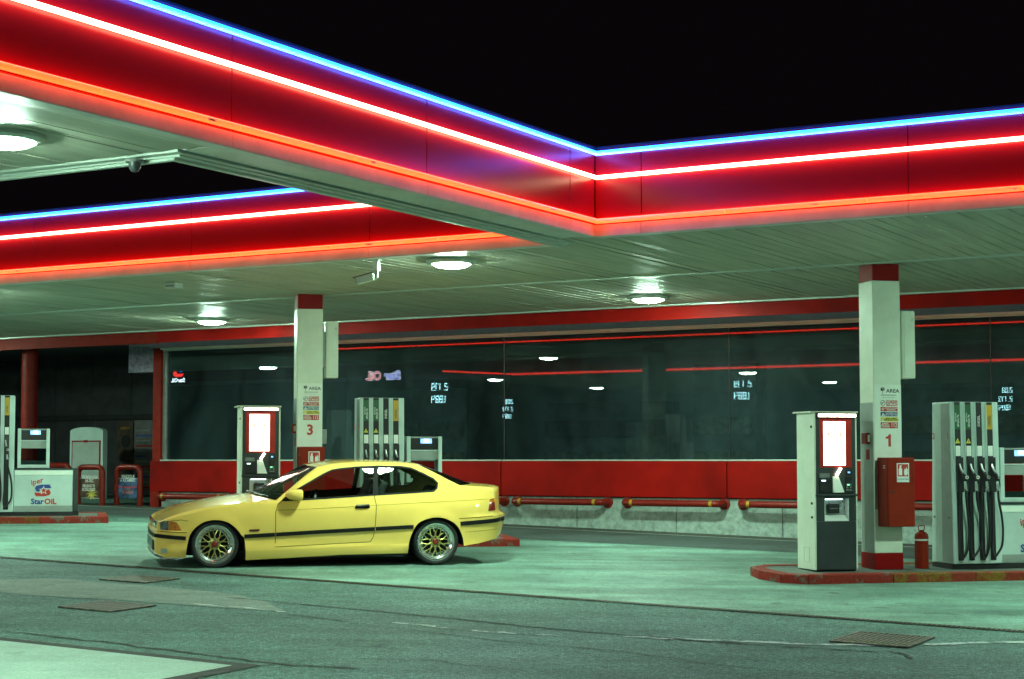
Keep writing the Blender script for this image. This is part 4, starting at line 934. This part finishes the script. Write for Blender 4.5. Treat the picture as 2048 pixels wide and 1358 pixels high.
top_line = hood_s + apil[1:] + rail[1:] + cpil[1:] + trunk_s[1:]
outline = hood_s[:-1] + apil[:-1] + rail[:-1] + cpil[:-1] + trunk_s[:-1] + rear_e[:-1] + bot_r[:-1] + arch_r[:-1] + sill[:-1] + arch_f[:-1] + bot_f[:-1] + front_e[:-1]
TLn = np.array(dens(top_line, .02))
RR = .034
def groove_z(x): return .690+(x-1.0)*.050
def sy(x, z, out=0.0, noround=False):
    """half width of the body at a side-view point; 'out' lifts it off the surface"""
    y = Wx(x)-Dz(z)
    for (cx, cz, r0, g) in ((0.0, .27, .325, .016), (2.69, .275, .335, .020)):
        d = math.hypot(x-cx, z-cz)-r0
        if z > .2 and d > -.05: y += g*math.exp(-(d/.05)**2)
    y += .004*(1/(1+math.exp((z-groove_z(x))/.004))-1)*(1 if .2 < x < 3.45 else 0)
    if x < -.3 and z < .44: y += .012*min(1, (-.3-x)/.1)
    if x > 3.05 and z < .6: y += .014*min(1, (x-3.05)/.1)
    if not noround:
        d = math.sqrt(float(np.min((TLn[:, 0]-x)**2+(TLn[:, 1]-z)**2)))
        if d < RR: q = (RR-d)/RR; y -= RR*.9*(1-math.sqrt(max(0, 1-q*q)))
    return y+out
def inside(p, poly):
    x, y = p; c = False; n = len(poly); j = n-1
    for i in range(n):
        xi, yi = poly[i]; xj, yj = poly[j]
        if (yi > y) != (yj > y) and x < (xj-xi)*(y-yi)/(yj-yi)+xi: c = not c
        j = i
    return c
dlo_raw = [(.787, .797), (1.34, .827), (1.896, .862), (2.649, .905), (2.690, .940), (2.700, 1.000), (2.640, 1.055), (2.50, 1.122), (2.365, 1.180), (2.237, 1.199), (1.943, 1.203), (1.69, 1.193), (1.501, 1.174), (1.389, 1.156), (1.281, 1.105), (1.081, .990), (.917, .894)]
dlo = dens([fixx(p, Wx(p[0])-Dz(p[1])) for p in dlo_raw] + [fixx(dlo_raw[0], Wx(.8)-Dz(.797))], .04)[:-1]
door = dens([(.800, .800), (.745, .755), (.715, .665), (.716, .245), (1.871, .293), (1.909, .357), (1.927, .480), (1.942, .742), (1.925, .830), (1.935, .865), (1.955, 1.19), (1.955, 1.205), (1.69, 1.205), (1.50, 1.186), (1.385, 1.165), (1.28, 1.115)], .05)
door = [p for p in door]; door_c = dens(door + [door[0]], .05)[:-1]
bumpF = dens([(-.80, .44), (-.335, .425), (-.335, .10), (-.80, .10), (-.80, .44)], .04)[:-1]
bumpR = dens([(2.97, .565), (3.60, .603), (3.60, .20), (3.035, .20), (2.97, .565)], .04)[:-1]
skirt = dens([(.365, .200), (1.5, .236), (2.34, .268), (2.40, .05), (.30, .05), (.365, .200)], .05)[:-1]
gx = np.arange(-.72, 3.56, .05); gzv = np.arange(.09, 1.26, .04)
allc = [outline, dlo, door_c, bumpF, bumpR, skirt]
extra = []
for off_ in (.006, .014, .024, .036):
    for i in range(1, len(top_line)-1):
        a = Vector(top_line[i-1]); b = Vector(top_line[i+1]); d = (b-a).normalized(); nrm = Vector((d.y, -d.x)); p = Vector(top_line[i])+nrm*off_
        if inside(p, outline): extra.append((p.x, p.y))
CB = np.array([p for c in allc for p in c] + extra)
pts2 = [p for c in allc for p in c]; edges2 = []
k0 = 0
for c in allc:
    edges2 += [(k0+i, k0+(i+1) % len(c)) for i in range(len(c))]; k0 += len(c)
pts2 += extra
for x in list(gx) + [-.705, -.695, -.685, -.65, 3.42, 3.45, 3.50, 3.52, 3.54]:
    for z in gzv:
        if inside((x, z), outline) and np.min((CB[:, 0]-x)**2+(CB[:, 1]-z)**2) > .016**2: pts2.append((float(x), float(z)))
V2, E2, F2, *_ = delaunay_2d_cdt([Vector(p) for p in pts2], edges2, [], 0, 1e-5)
reg = {}
for f in F2:
    c = (sum(V2[i].x for i in f)/3, sum(V2[i].y for i in f)/3)
    if not inside(c, outline): continue
    if inside(c, dlo): continue
    k = 'front_bumper' if inside(c, bumpF) else 'rear_bumper' if inside(c, bumpR) else 'side_skirt' if inside(c, skirt) else 'door' if inside(c, door_c) else 'body'
    reg.setdefault(k, []).append(f)
SYV = [(v.x, sy(v.x, v.y), v.y) for v in V2]
def side_mesh(m, faces, s):
    idx = {}; vs = []
    for f in faces:
        for i in f:
            if i not in idx: idx[i] = len(vs); x, y, z = SYV[i]; vs.append((x, s*y, z))
    return m.add(vs, [tuple(idx[i] for i in (f if s < 0 else f[::-1])) for f in faces])
def loft(m, rows, ncol=9, ex=2.0, ez=2.4):
    """rows of (side point, centre point): spans the car from near side to far side"""
    vs = []; C2 = 2*ncol+1
    for (P, Q) in rows:
        for j in range(C2):
            s = (j-ncol)/ncol; a = abs(s); e = 1-a
            vs.append((Q[0]+(P[0]-Q[0])*a**ex, P[1]*s, Q[2]+(P[2]-Q[2])*a**ez))
    n = len(rows)
    return m.add(vs, [(i*C2+j, i*C2+j+1, (i+1)*C2+j+1, (i+1)*C2+j) for i in range(n-1) for j in range(C2-1)])
def bpt(p): return (p[0], sy(*p), p[1])
CF, NCc = 1.907, 21.62
cp = cnw(CF, NCc); nrm = Vector((0.01, -0.03, 1)).normalized()
xa = Vector((math.cos(AC), math.sin(AC), 0)); xa = (xa-nrm*xa.dot(nrm)).normalized(); ya = nrm.cross(xa)
car = empty('car', (cp.x, cp.y, gz(cp.x, cp.y)+.006), 0, 'yellow two-door coupe with gold mesh wheels parked on the forecourt', 'car')
car.rotation_euler = Matrix((xa, ya, nrm)).transposed().to_euler()
def cbuild(m, name, mat, parent=car, smooth=True, ang=40):
    me = bpy.data.meshes.new(name); me.from_pydata(m.v, [], m.f)
    bm = bmesh.new(); bm.from_mesh(me); bmesh.ops.remove_doubles(bm, verts=bm.verts, dist=2e-4); bmesh.ops.recalc_face_normals(bm, faces=bm.faces); bm.to_mesh(me); bm.free()
    if smooth: me.shade_smooth(); me.set_sharp_from_angle(angle=R(ang))
    me.materials.append(mat); o = bpy.data.objects.new(name, me); COL.objects.link(o); o.parent = parent; return o
zt = spl([(-.70, .490), (-.664, .511), (-.614, .560), (-.476, .642), (-.294, .712), (-.112, .757), (.071, .791), (.256, .818), (.441, .839), (.60, .850)])
zr = spl([(1.15, 1.180), (1.20, 1.197), (1.30, 1.220), (1.416, 1.240), (1.639, 1.264), (1.965, 1.270), (2.298, 1.260), (2.496, 1.243), (2.613, 1.219)])
def hood_c(x): xc = -.682+(x+.660)/1.382*1.182; return (xc, 0, zt(xc)+.004)
body = MB()
for s in (-1, 1): side_mesh(body, reg['body'], s)
hood_rows = [(bpt(p), hood_c(p[0])) for p in hood_s]
rf = [(bpt(p), (1.195+(p[0]-1.245)/1.255*1.418, 0, zr(1.195+(p[0]-1.245)/1.255*1.418))) for p in rail]
loft(body, rf, 9, 2, 2.6)
cbuild(body, 'body', yellow, ang=60)
cbuild(loft(MB(), hood_rows, 10, 2, 2.2), 'bonnet', yellow, ang=60)
tr_rows = [(bpt(p), (3.285+(p[0]-3.02)/.455*.375, 0, p[1]+.004)) for p in trunk_s]
cbuild(loft(MB(), tr_rows, 9, 2, 2.2), 'boot_lid', yellow, ang=60)
re_rows = [(bpt(p), (p[0]+.185-.05*max(0, (.6-p[1])/.3), 0, p[1]+.004)) for p in rear_e]
up = [r for r, p in zip(re_rows, rear_e) if p[1] >= .598]; lo = [r for r, p in zip(re_rows, rear_e) if p[1] <= .602]
cbuild(loft(MB(), up, 9, 2.2, 2.2), 'tail_panel', yellow, ang=60)
fr_rows = [(bpt(p), (p[0]-.022, 0, p[1]-.03*max(0, (p[1]-.45)/.095))) for p in front_e]
fu = [r for r, p in zip(fr_rows, front_e) if p[1] >= .439]; fl = [r for r, p in zip(fr_rows, front_e) if p[1] <= .4405]
cbuild(loft(MB(), fu, 10, 2.2, 2.2), 'nose_panel', yellow, ang=60)
m = MB()
for s in (-1, 1): side_mesh(m, reg['front_bumper'], s)
loft(m, fl, 10, 2.2, 2.2); fb = cbuild(m, 'front_bumper', yellow, ang=50)
m = MB()
for s in (-1, 1): side_mesh(m, reg['rear_bumper'], s)
loft(m, lo, 9, 2.2, 2.2); rb = cbuild(m, 'rear_bumper', yellow, ang=50)
doors = {}
for s in (-1, 1):
    cbuild(side_mesh(MB(), reg['side_skirt'], s), 'side_skirt', yellow, ang=50)
    doors[s] = cbuild(side_mesh(MB(), reg['door'], s), 'door', yellow, ang=50)
# glazing
ws_rows = [(bpt(p), (.50+(p[0]-.722)/.523*.695, 0, .850+(p[0]-.722)/.523*.348)) for p in apil]
cbuild(loft(MB(), ws_rows, 9, 2.2, 2.2), 'windscreen', car_glass)
rg_rows = [(bpt(p), (2.613+(p[0]-2.50)/.52*.675, 0, 1.220+(p[0]-2.50)/.52*-.246)) for p in cpil]
cbuild(loft(MB(), rg_rows, 9, 2.2, 2.2), 'rear_window', dark_glass)
rr_ = rg_rows
def surf_poly(poly, out, s, step=.06):
    """polygon laid on the body side"""
    pl = dens(poly+[poly[0]], step)[:-1]; P = [Vector(p) for p in pl]; ins = []
    A_ = np.array(pl)
    for x in np.arange(A_[:, 0].min(), A_[:, 0].max(), step):
        for z in np.arange(A_[:, 1].min(), A_[:, 1].max(), step):
            if inside((x, z), pl) and np.min((A_[:, 0]-x)**2+(A_[:, 1]-z)**2) > (step*.4)**2: ins.append(Vector((float(x), float(z))))
    V, E, F, *_ = delaunay_2d_cdt(P+ins, [(i, (i+1) % len(P)) for i in range(len(P))], [], 1, 1e-5)
    return MB().add([(v.x, s*sy(v.x, v.y, out, True), v.y) for v in V], [tuple(f) for f in F])
def strip(pl, w, out, s, closed=False, thick=0.0):
    """ribbon following a side-view line over the body, with its own thickness"""
    vs = []; n = len(pl); fs = []
    for i, p in enumerate(pl):
        a = Vector(pl[i-1] if (closed or i) else pl[0]); b = Vector(pl[(i+1) % n] if (closed or i < n-1) else pl[-1]); d = (b-a).normalized(); q = Vector((-d.y, d.x))
        for k in (-.5, .5):
            c = Vector(p)+q*w*k; y0 = sy(c.x, c.y, 0, True)
            vs += [(c.x, s*(y0-.004), c.y), (c.x, s*(y0+out), c.y)]
    r = n if closed else n-1
    for i in range(r):
        j = (i+1) % n; a = 4*i; b = 4*j
        fs += [(a+1, b+1, b+3, a+3), (a, b, b+1, a+1), (a+2, a+3, b+3, b+2)]
    if not closed: fs += [(0, 1, 3, 2), (4*n-4, 4*n-2, 4*n-1, 4*n-3)]
    return MB().add(vs, fs)
bxr = lambda z: 1.925+(z-.862)*.09                     # the B post leans a little
frontw = [p for p in dlo if p[0] < bxr(p[1])-.02]; rearw = [p for p in dlo if p[0] > bxr(p[1])+.045]
def split(poly, side):
    pts_ = [p for p in poly if (p[0] < bxr(p[1])-.012 if side < 0 else p[0] > bxr(p[1])+.040)]
    e = -.012 if side < 0 else .040
    lo_, hi_ = .866, 1.203
    cut = [(bxr(lo_)+e, lo_), (bxr(hi_)+e, hi_)]
    # keep the order: find the jump in x-sequence
    n = len(poly); keep = [(p[0] < bxr(p[1])-.012 if side < 0 else p[0] > bxr(p[1])+.040) for p in poly]
    out = []; 
    for i in range(n):
        if keep[i]: out.append(poly[i])
        elif keep[i-1]: out += cut if side < 0 else [cut[1], cut[0]]
    return out
for s in (-1, 1):
    cbuild(surf_poly(split(dlo, -1), -.010, s), 'door_window', car_glass, doors[s])
    cbuild(surf_poly(split(dlo, 1), -.010, s), 'quarter_window', car_glass)
    cbuild(strip(dlo, .020, .003, s, True), 'window_seal', rubber)
    cbuild(strip([(bxr(z)+.014, z) for z in (.868, .95, 1.05, 1.12, 1.20)], .060, .001, s), 'b_pillar', rubber)
    # shut lines
    dl = [p for p in door_c]
    cbuild(strip([p for p in dens([(.800, .800), (.745, .755), (.715, .665), (.716, .245), (1.871, .293), (1.909, .357), (1.927, .480), (1.942, .742), (1.925, .830), (1.930, .862)], .03)], .0075, .0012, s), 'door_gap', gap_m, doors[s])
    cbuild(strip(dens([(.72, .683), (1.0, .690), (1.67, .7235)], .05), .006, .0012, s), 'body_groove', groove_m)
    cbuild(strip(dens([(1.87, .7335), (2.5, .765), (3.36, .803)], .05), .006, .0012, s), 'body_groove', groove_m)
    cbuild(strip(dens([(-.66, .535), (-.56, .555), (-.40, .575), (-.32, .56)], .04), .006, .0012, s), 'lamp_gap', gap_m)
    cbuild(strip(dens([(-.70, .438), (-.335, .425)], .04), .008, .0012, s), 'bumper_gap', gap_m, fb)
    cbuild(strip(dens([(2.98, .568), (3.50, .600)], .04), .008, .0012, s), 'bumper_gap', gap_m, rb)
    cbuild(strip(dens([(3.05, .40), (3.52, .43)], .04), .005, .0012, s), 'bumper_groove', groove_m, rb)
    # black protective mouldings
    cbuild(strip(dens([(.345, .374), (.708, .392)], .05), .046, .013, s), 'side_moulding', rubber)
    cbuild(strip(dens([(.722, .393), (1.255, .421), (1.918, .451)], .05), .046, .013, s), 'door_moulding', rubber, doors[s])
    cbuild(strip(dens([(1.934, .452), (2.40, .473)], .05), .046, .013, s), 'side_moulding', rubber)
    cbuild(strip(dens([(-.700, .385), (-.60, .378), (-.345, .357)], .03), .044, .012, s), 'bumper_moulding', rubber, fb)
    cbuild(strip(dens([(2.995, .506), (3.45, .536), (3.555, .543)], .03), .050, .012, s), 'bumper_moulding', rubber, rb)
    # lamps
    cbuild(surf_poly([(-.640, .455), (-.640, .545), (-.60, .560), (-.545, .565), (-.545, .450)], .003, s, .025), 'headlamp', clear_lens)
    cbuild(surf_poly([(-.540, .450), (-.540, .565), (-.455, .545), (-.425, .505), (-.392, .447)], .004, s, .025), 'indicator', amber)
    cbuild(surf_poly([(3.385, .762), (3.392, .800), (3.462, .812), (3.466, .765)], .004, s, .02), 'tail_indicator', amber)
    cbuild(surf_poly([(3.366, .656), (3.384, .760), (3.466, .763), (3.470, .664)], .004, s, .02), 'tail_lamp', tail_red)
    cbuild(surf_poly([(-.63, .175), (-.63, .235), (-.565, .235), (-.555, .185)], .003, s, .02), 'fog_lamp', silver, fb)
    cbuild(surf_poly([(.402, .432), (.402, .456), (.525, .460), (.520, .434)], .006, s, .03), 'side_repeater', pmat('repeater_%d' % s, (.10, .02, .01), .3, coat=.5))
    # mirror
    mm = MB(); ring = []
    for i, (x, w, h) in enumerate([(.822, .012, .012), (.84, .05, .030), (.875, .085, .052), (.925, .102, .064), (.985, .106, .069), (1.022, .100, .066), (1.03, .085, .055)]):
        for k in range(14):
            a = 2*math.pi*k/14; cs = math.copysign(abs(math.cos(a))**.7, math.cos(a)); sn = math.copysign(abs(math.sin(a))**.7, math.sin(a))
            mm.v.append((x, s*(.875+w*.8*cs), .868+h*sn))
    for i in range(6):
        for k in range(14): mm.f.append((i*14+k, i*14+(k+1) % 14, (i+1)*14+(k+1) % 14, (i+1)*14+k))
    mm.f += [tuple(range(14)), tuple(6*14+k for k in range(14))]
    mr_ = cbuild(mm, 'door_mirror', yellow, doors[s], ang=50)
    cbuild(MB().add([(.84, s*.74, .800), (.95, s*.74, .808), (.97, s*.83, .815), (.88, s*.83, .815), (.84, s*.74, .835), (.95, s*.74, .838), (.97, s*.83, .830), (.88, s*.83, .830)], [(0, 1, 2, 3), (4, 5, 6, 7), (0, 1, 5, 4), (1, 2, 6, 5), (2, 3, 7, 6), (3, 0, 4, 7)]), 'mirror_foot', rubber, mr_, False)
    # handle
    hm = surf_poly([(1.672, .702), (1.690, .742), (1.85, .751), (1.866, .712), (1.84, .700)], .004, s, .05)
    hd_ = cbuild(hm, 'door_handle', rubber, doors[s])
    cbuild(MB().tube([(1.690, s*(sy(1.69, .73)+.012), .730), (1.70, s*(sy(1.70, .73)+.028), .733), (1.83, s*(sy(1.83, .738)+.028), .738), (1.85, s*(sy(1.85, .738)+.012), .738)], .011, 8), 'grip', black_p, hd_)
    # inner wheel housings
    for ar_ in (arch_f, arch_r):
        vs = []; 
        for (x, z) in ar_: vs += [(x, s*(sy(x, z, 0, True)-.002), z), (x, s*.50, z)]
        q = MB().add(vs, [(2*i, 2*i+1, 2*i+3, 2*i+2) for i in range(len(ar_)-1)])
        q.add([(x, s*.50, z) for x, z in ar_], [tuple(range(len(ar_)))])
        cbuild(q, 'wheel_housing', black_m, smooth=False)
# mouldings carried round the front and the tail
def wrap(edge, bulge, z0, z1, out, parent, ex=2.2):
    def at(z):
        for a, b in zip(edge[:-1], edge[1:]):
            if min(a[1], b[1]) <= z <= max(a[1], b[1]) and a[1] != b[1]: t = (z-a[1])/(b[1]-a[1]); return (a[0]+(b[0]-a[0])*t, z)
        return edge[-1]
    sg_ = -1 if edge[0][0] < 0 else 1; rows = []
    for z, o in ((z0, -.004), (z0, out), (z1, out), (z1, -.004)):
        p = at(z); y = sy(p[0], p[1], 0, True); rows.append(((p[0]+sg_*o*.6, y+o, z), (p[0]+bulge+sg_*o, 0, z)))
    return cbuild(loft(MB(), rows, 10, ex, 2.2), 'bumper_moulding', rubber, parent)
wrap(front_e, -.022, .363, .407, .012, fb)
wrap(rear_e, .16, .518, .568, .012, rb)
# underside, grille, lip, plate
MB().box(-.60, 3.00, -.62, .62, .150, .19).build('underbody', black_m, car)
MB().box(.38, 2.33, -.80, .80, .12, .150).build('floor_pan', black_m, car)
cbuild(MB().add([(-.700, -.60, .165), (-.700, .60, .165), (-.725, .55, .160), (-.725, -.55, .160), (-.55, -.80, .118), (-.55, .80, .118), (-.60, -.835, .112), (-.60, .835, .112), (-.705, -.70, .150), (-.705, .70, .150)], [(0, 1, 2, 3), (0, 3, 8, 6, 4), (1, 5, 7, 9, 2)]), 'front_lip', mid_grey, car, False)
for y in (-.12, .12):
    g = MB().box(-.692, -.670, y-.10, y+.10, .462, .525).build('kidney_grille', black_p, car, bevel=.02)
    for k in range(6): MB().box(-.695, -.6925, y-.08+k*.03, y-.068+k*.03, .468, .520).build('grille_bar', chrome, g)
cbuild(MB().box(-.716, -.70, -.56, .56, .205, .320), 'lower_intake', black_p, fb, False)
for y in (-.42, .42): MB().box(-.690, -.665, y-.20, y+.20, .460, .535).build('front_lamp_glass', clear_lens, car, bevel=.012)
MB().tube([(.52, -.25, .862), (.66, -.60, .835)], .008, 6).build('wiper', black_p, car)
MB().tube([(.47, .15, .866), (.56, -.30, .868)], .008, 6).build('wiper', black_p, car)
# wheels
def wheel(x, y, z, r_t, s):
    sh = Matrix.Identity(4)
    w = MB().lathe([(.230, .0), (.235, .003), (.236, .010), (.229, .011), (.226, .016), (.214, .018), (.210, .024), (.192, .036), (.180, .050), (.175, .060), (.175, .072), (.16, .075)], 44, 'y', cap=False).build('wheel', chrome, car, (x, y, z), (0, 0, 0 if s < 0 else math.pi), smooth=True)
    def ch(m_, n, mt, sm=True): return m_.build(n, mt, w, smooth=sm)
    ch(MB().lathe([(.232, .004), (.243, -.006), (.262, -.008), (.276, .006), (r_t, .030), (r_t, .19), (.270, .215), (.225, .21)], 44, 'y', cap=False), 'tyre', tyre_m)
    ch(MB().lathe([(.19, .075), (.19, .20)], 30, 'y', cap=False), 'barrel', pmat('barrel_grey', (.12, .11, .08), .5, .5) if 'barrel_grey' not in MATS else MATS['barrel_grey'])
    ch(MB().lathe([(.0001, .125), (.150, .125), (.150, .145), (.0001, .145)], 24, 'y'), 'brake_disc', black_m)
    m_ = MB()
    P = lambda r, a, h: (r*math.cos(a), h, r*math.sin(a))
    for k in range(10):
        a = math.pi/2+k*math.pi/5
        m_.tube([P(.062, a, .052), P(.108, a, .050)], [.0125, .009], 6)
        for q in (-1, 1): m_.tube([P(.104, a, .050), P(.142, a+q*.135, .056), P(.174, a+q*.19, .064)], [.0085, .0075, .008], 6)
    m_.lathe([(.040, .040), (.068, .046), (.072, .060), (.040, .070)], 24, 'y', cap=False)
    ch(m_, 'mesh_spokes', gold)
    ch(MB().lathe([(.0001, .034), (.026, .036), (.033, .042), (.034, .055)], 20, 'y'), 'centre_cap', cap_red)
    for k in range(5):
        a = math.pi/2+k*2*math.pi/5; MB().lathe([(.0001, .0), (.009, .0), (.009, .02)], 8, 'y').build('wheel_bolt', black_p, w, (.052*math.cos(a), .040, .052*math.sin(a)))
    m_ = MB()
    for k in range(20):
        a = k*math.pi/10; m_.lathe([(.0001, 0), (.004, .001), (.004, .004)], 6, 'y', P(.186, a, .040))
    ch(m_, 'rim_bolts', gold)
for s in (-1, 1):
    wheel(0.0, s*.828, .282, .285, s); wheel(2.695, s*.832, .284, .286, s)
# cabin
m = MB().box(.62, 1.02, -.62, .62, .45, .80).build('dashboard', seat_m, car, bevel=.05)
for y in (-.36, .36):
    st = MB().prism([(1.35, .38), (1.86, .36), (1.88, .50), (1.45, .54), (1.34, .48)], y-.25, y+.25).build('front_seat', seat_m, car, bevel=.03)
    MB().prism([(1.80, .48), (1.94, .46), (2.14, 1.00), (2.06, 1.02)], y-.24, y+.24).build('seat_back', seat_m, st, bevel=.03)
    MB().prism([(2.06, 1.03), (2.14, 1.02), (2.17, 1.15), (2.10, 1.16)], y-.13, y+.13).build('headrest', seat_m, st, bevel=.02)
MB().prism([(2.35, .40), (2.65, .42), (2.98, .90), (2.86, .93), (2.62, .56)], -.60, .60).build('rear_bench', seat_m, car, bevel=.03)
MB().box(2.86, 3.25, -.62, .62, .86, .895).build('parcel_shelf', seat_m, car)
sw = MB().lathe([(.165, -.012), (.19, -.012), (.19, .012), (.165, .012)], 24, 'x', close=True).build('steering_wheel', black_p, car, (1.20, -.36, .74), (0, R(22), 0), smooth=True)
MB().box(-.015, .015, -.165, .165, -.02, .02).build('wheel_spoke', black_p, sw)
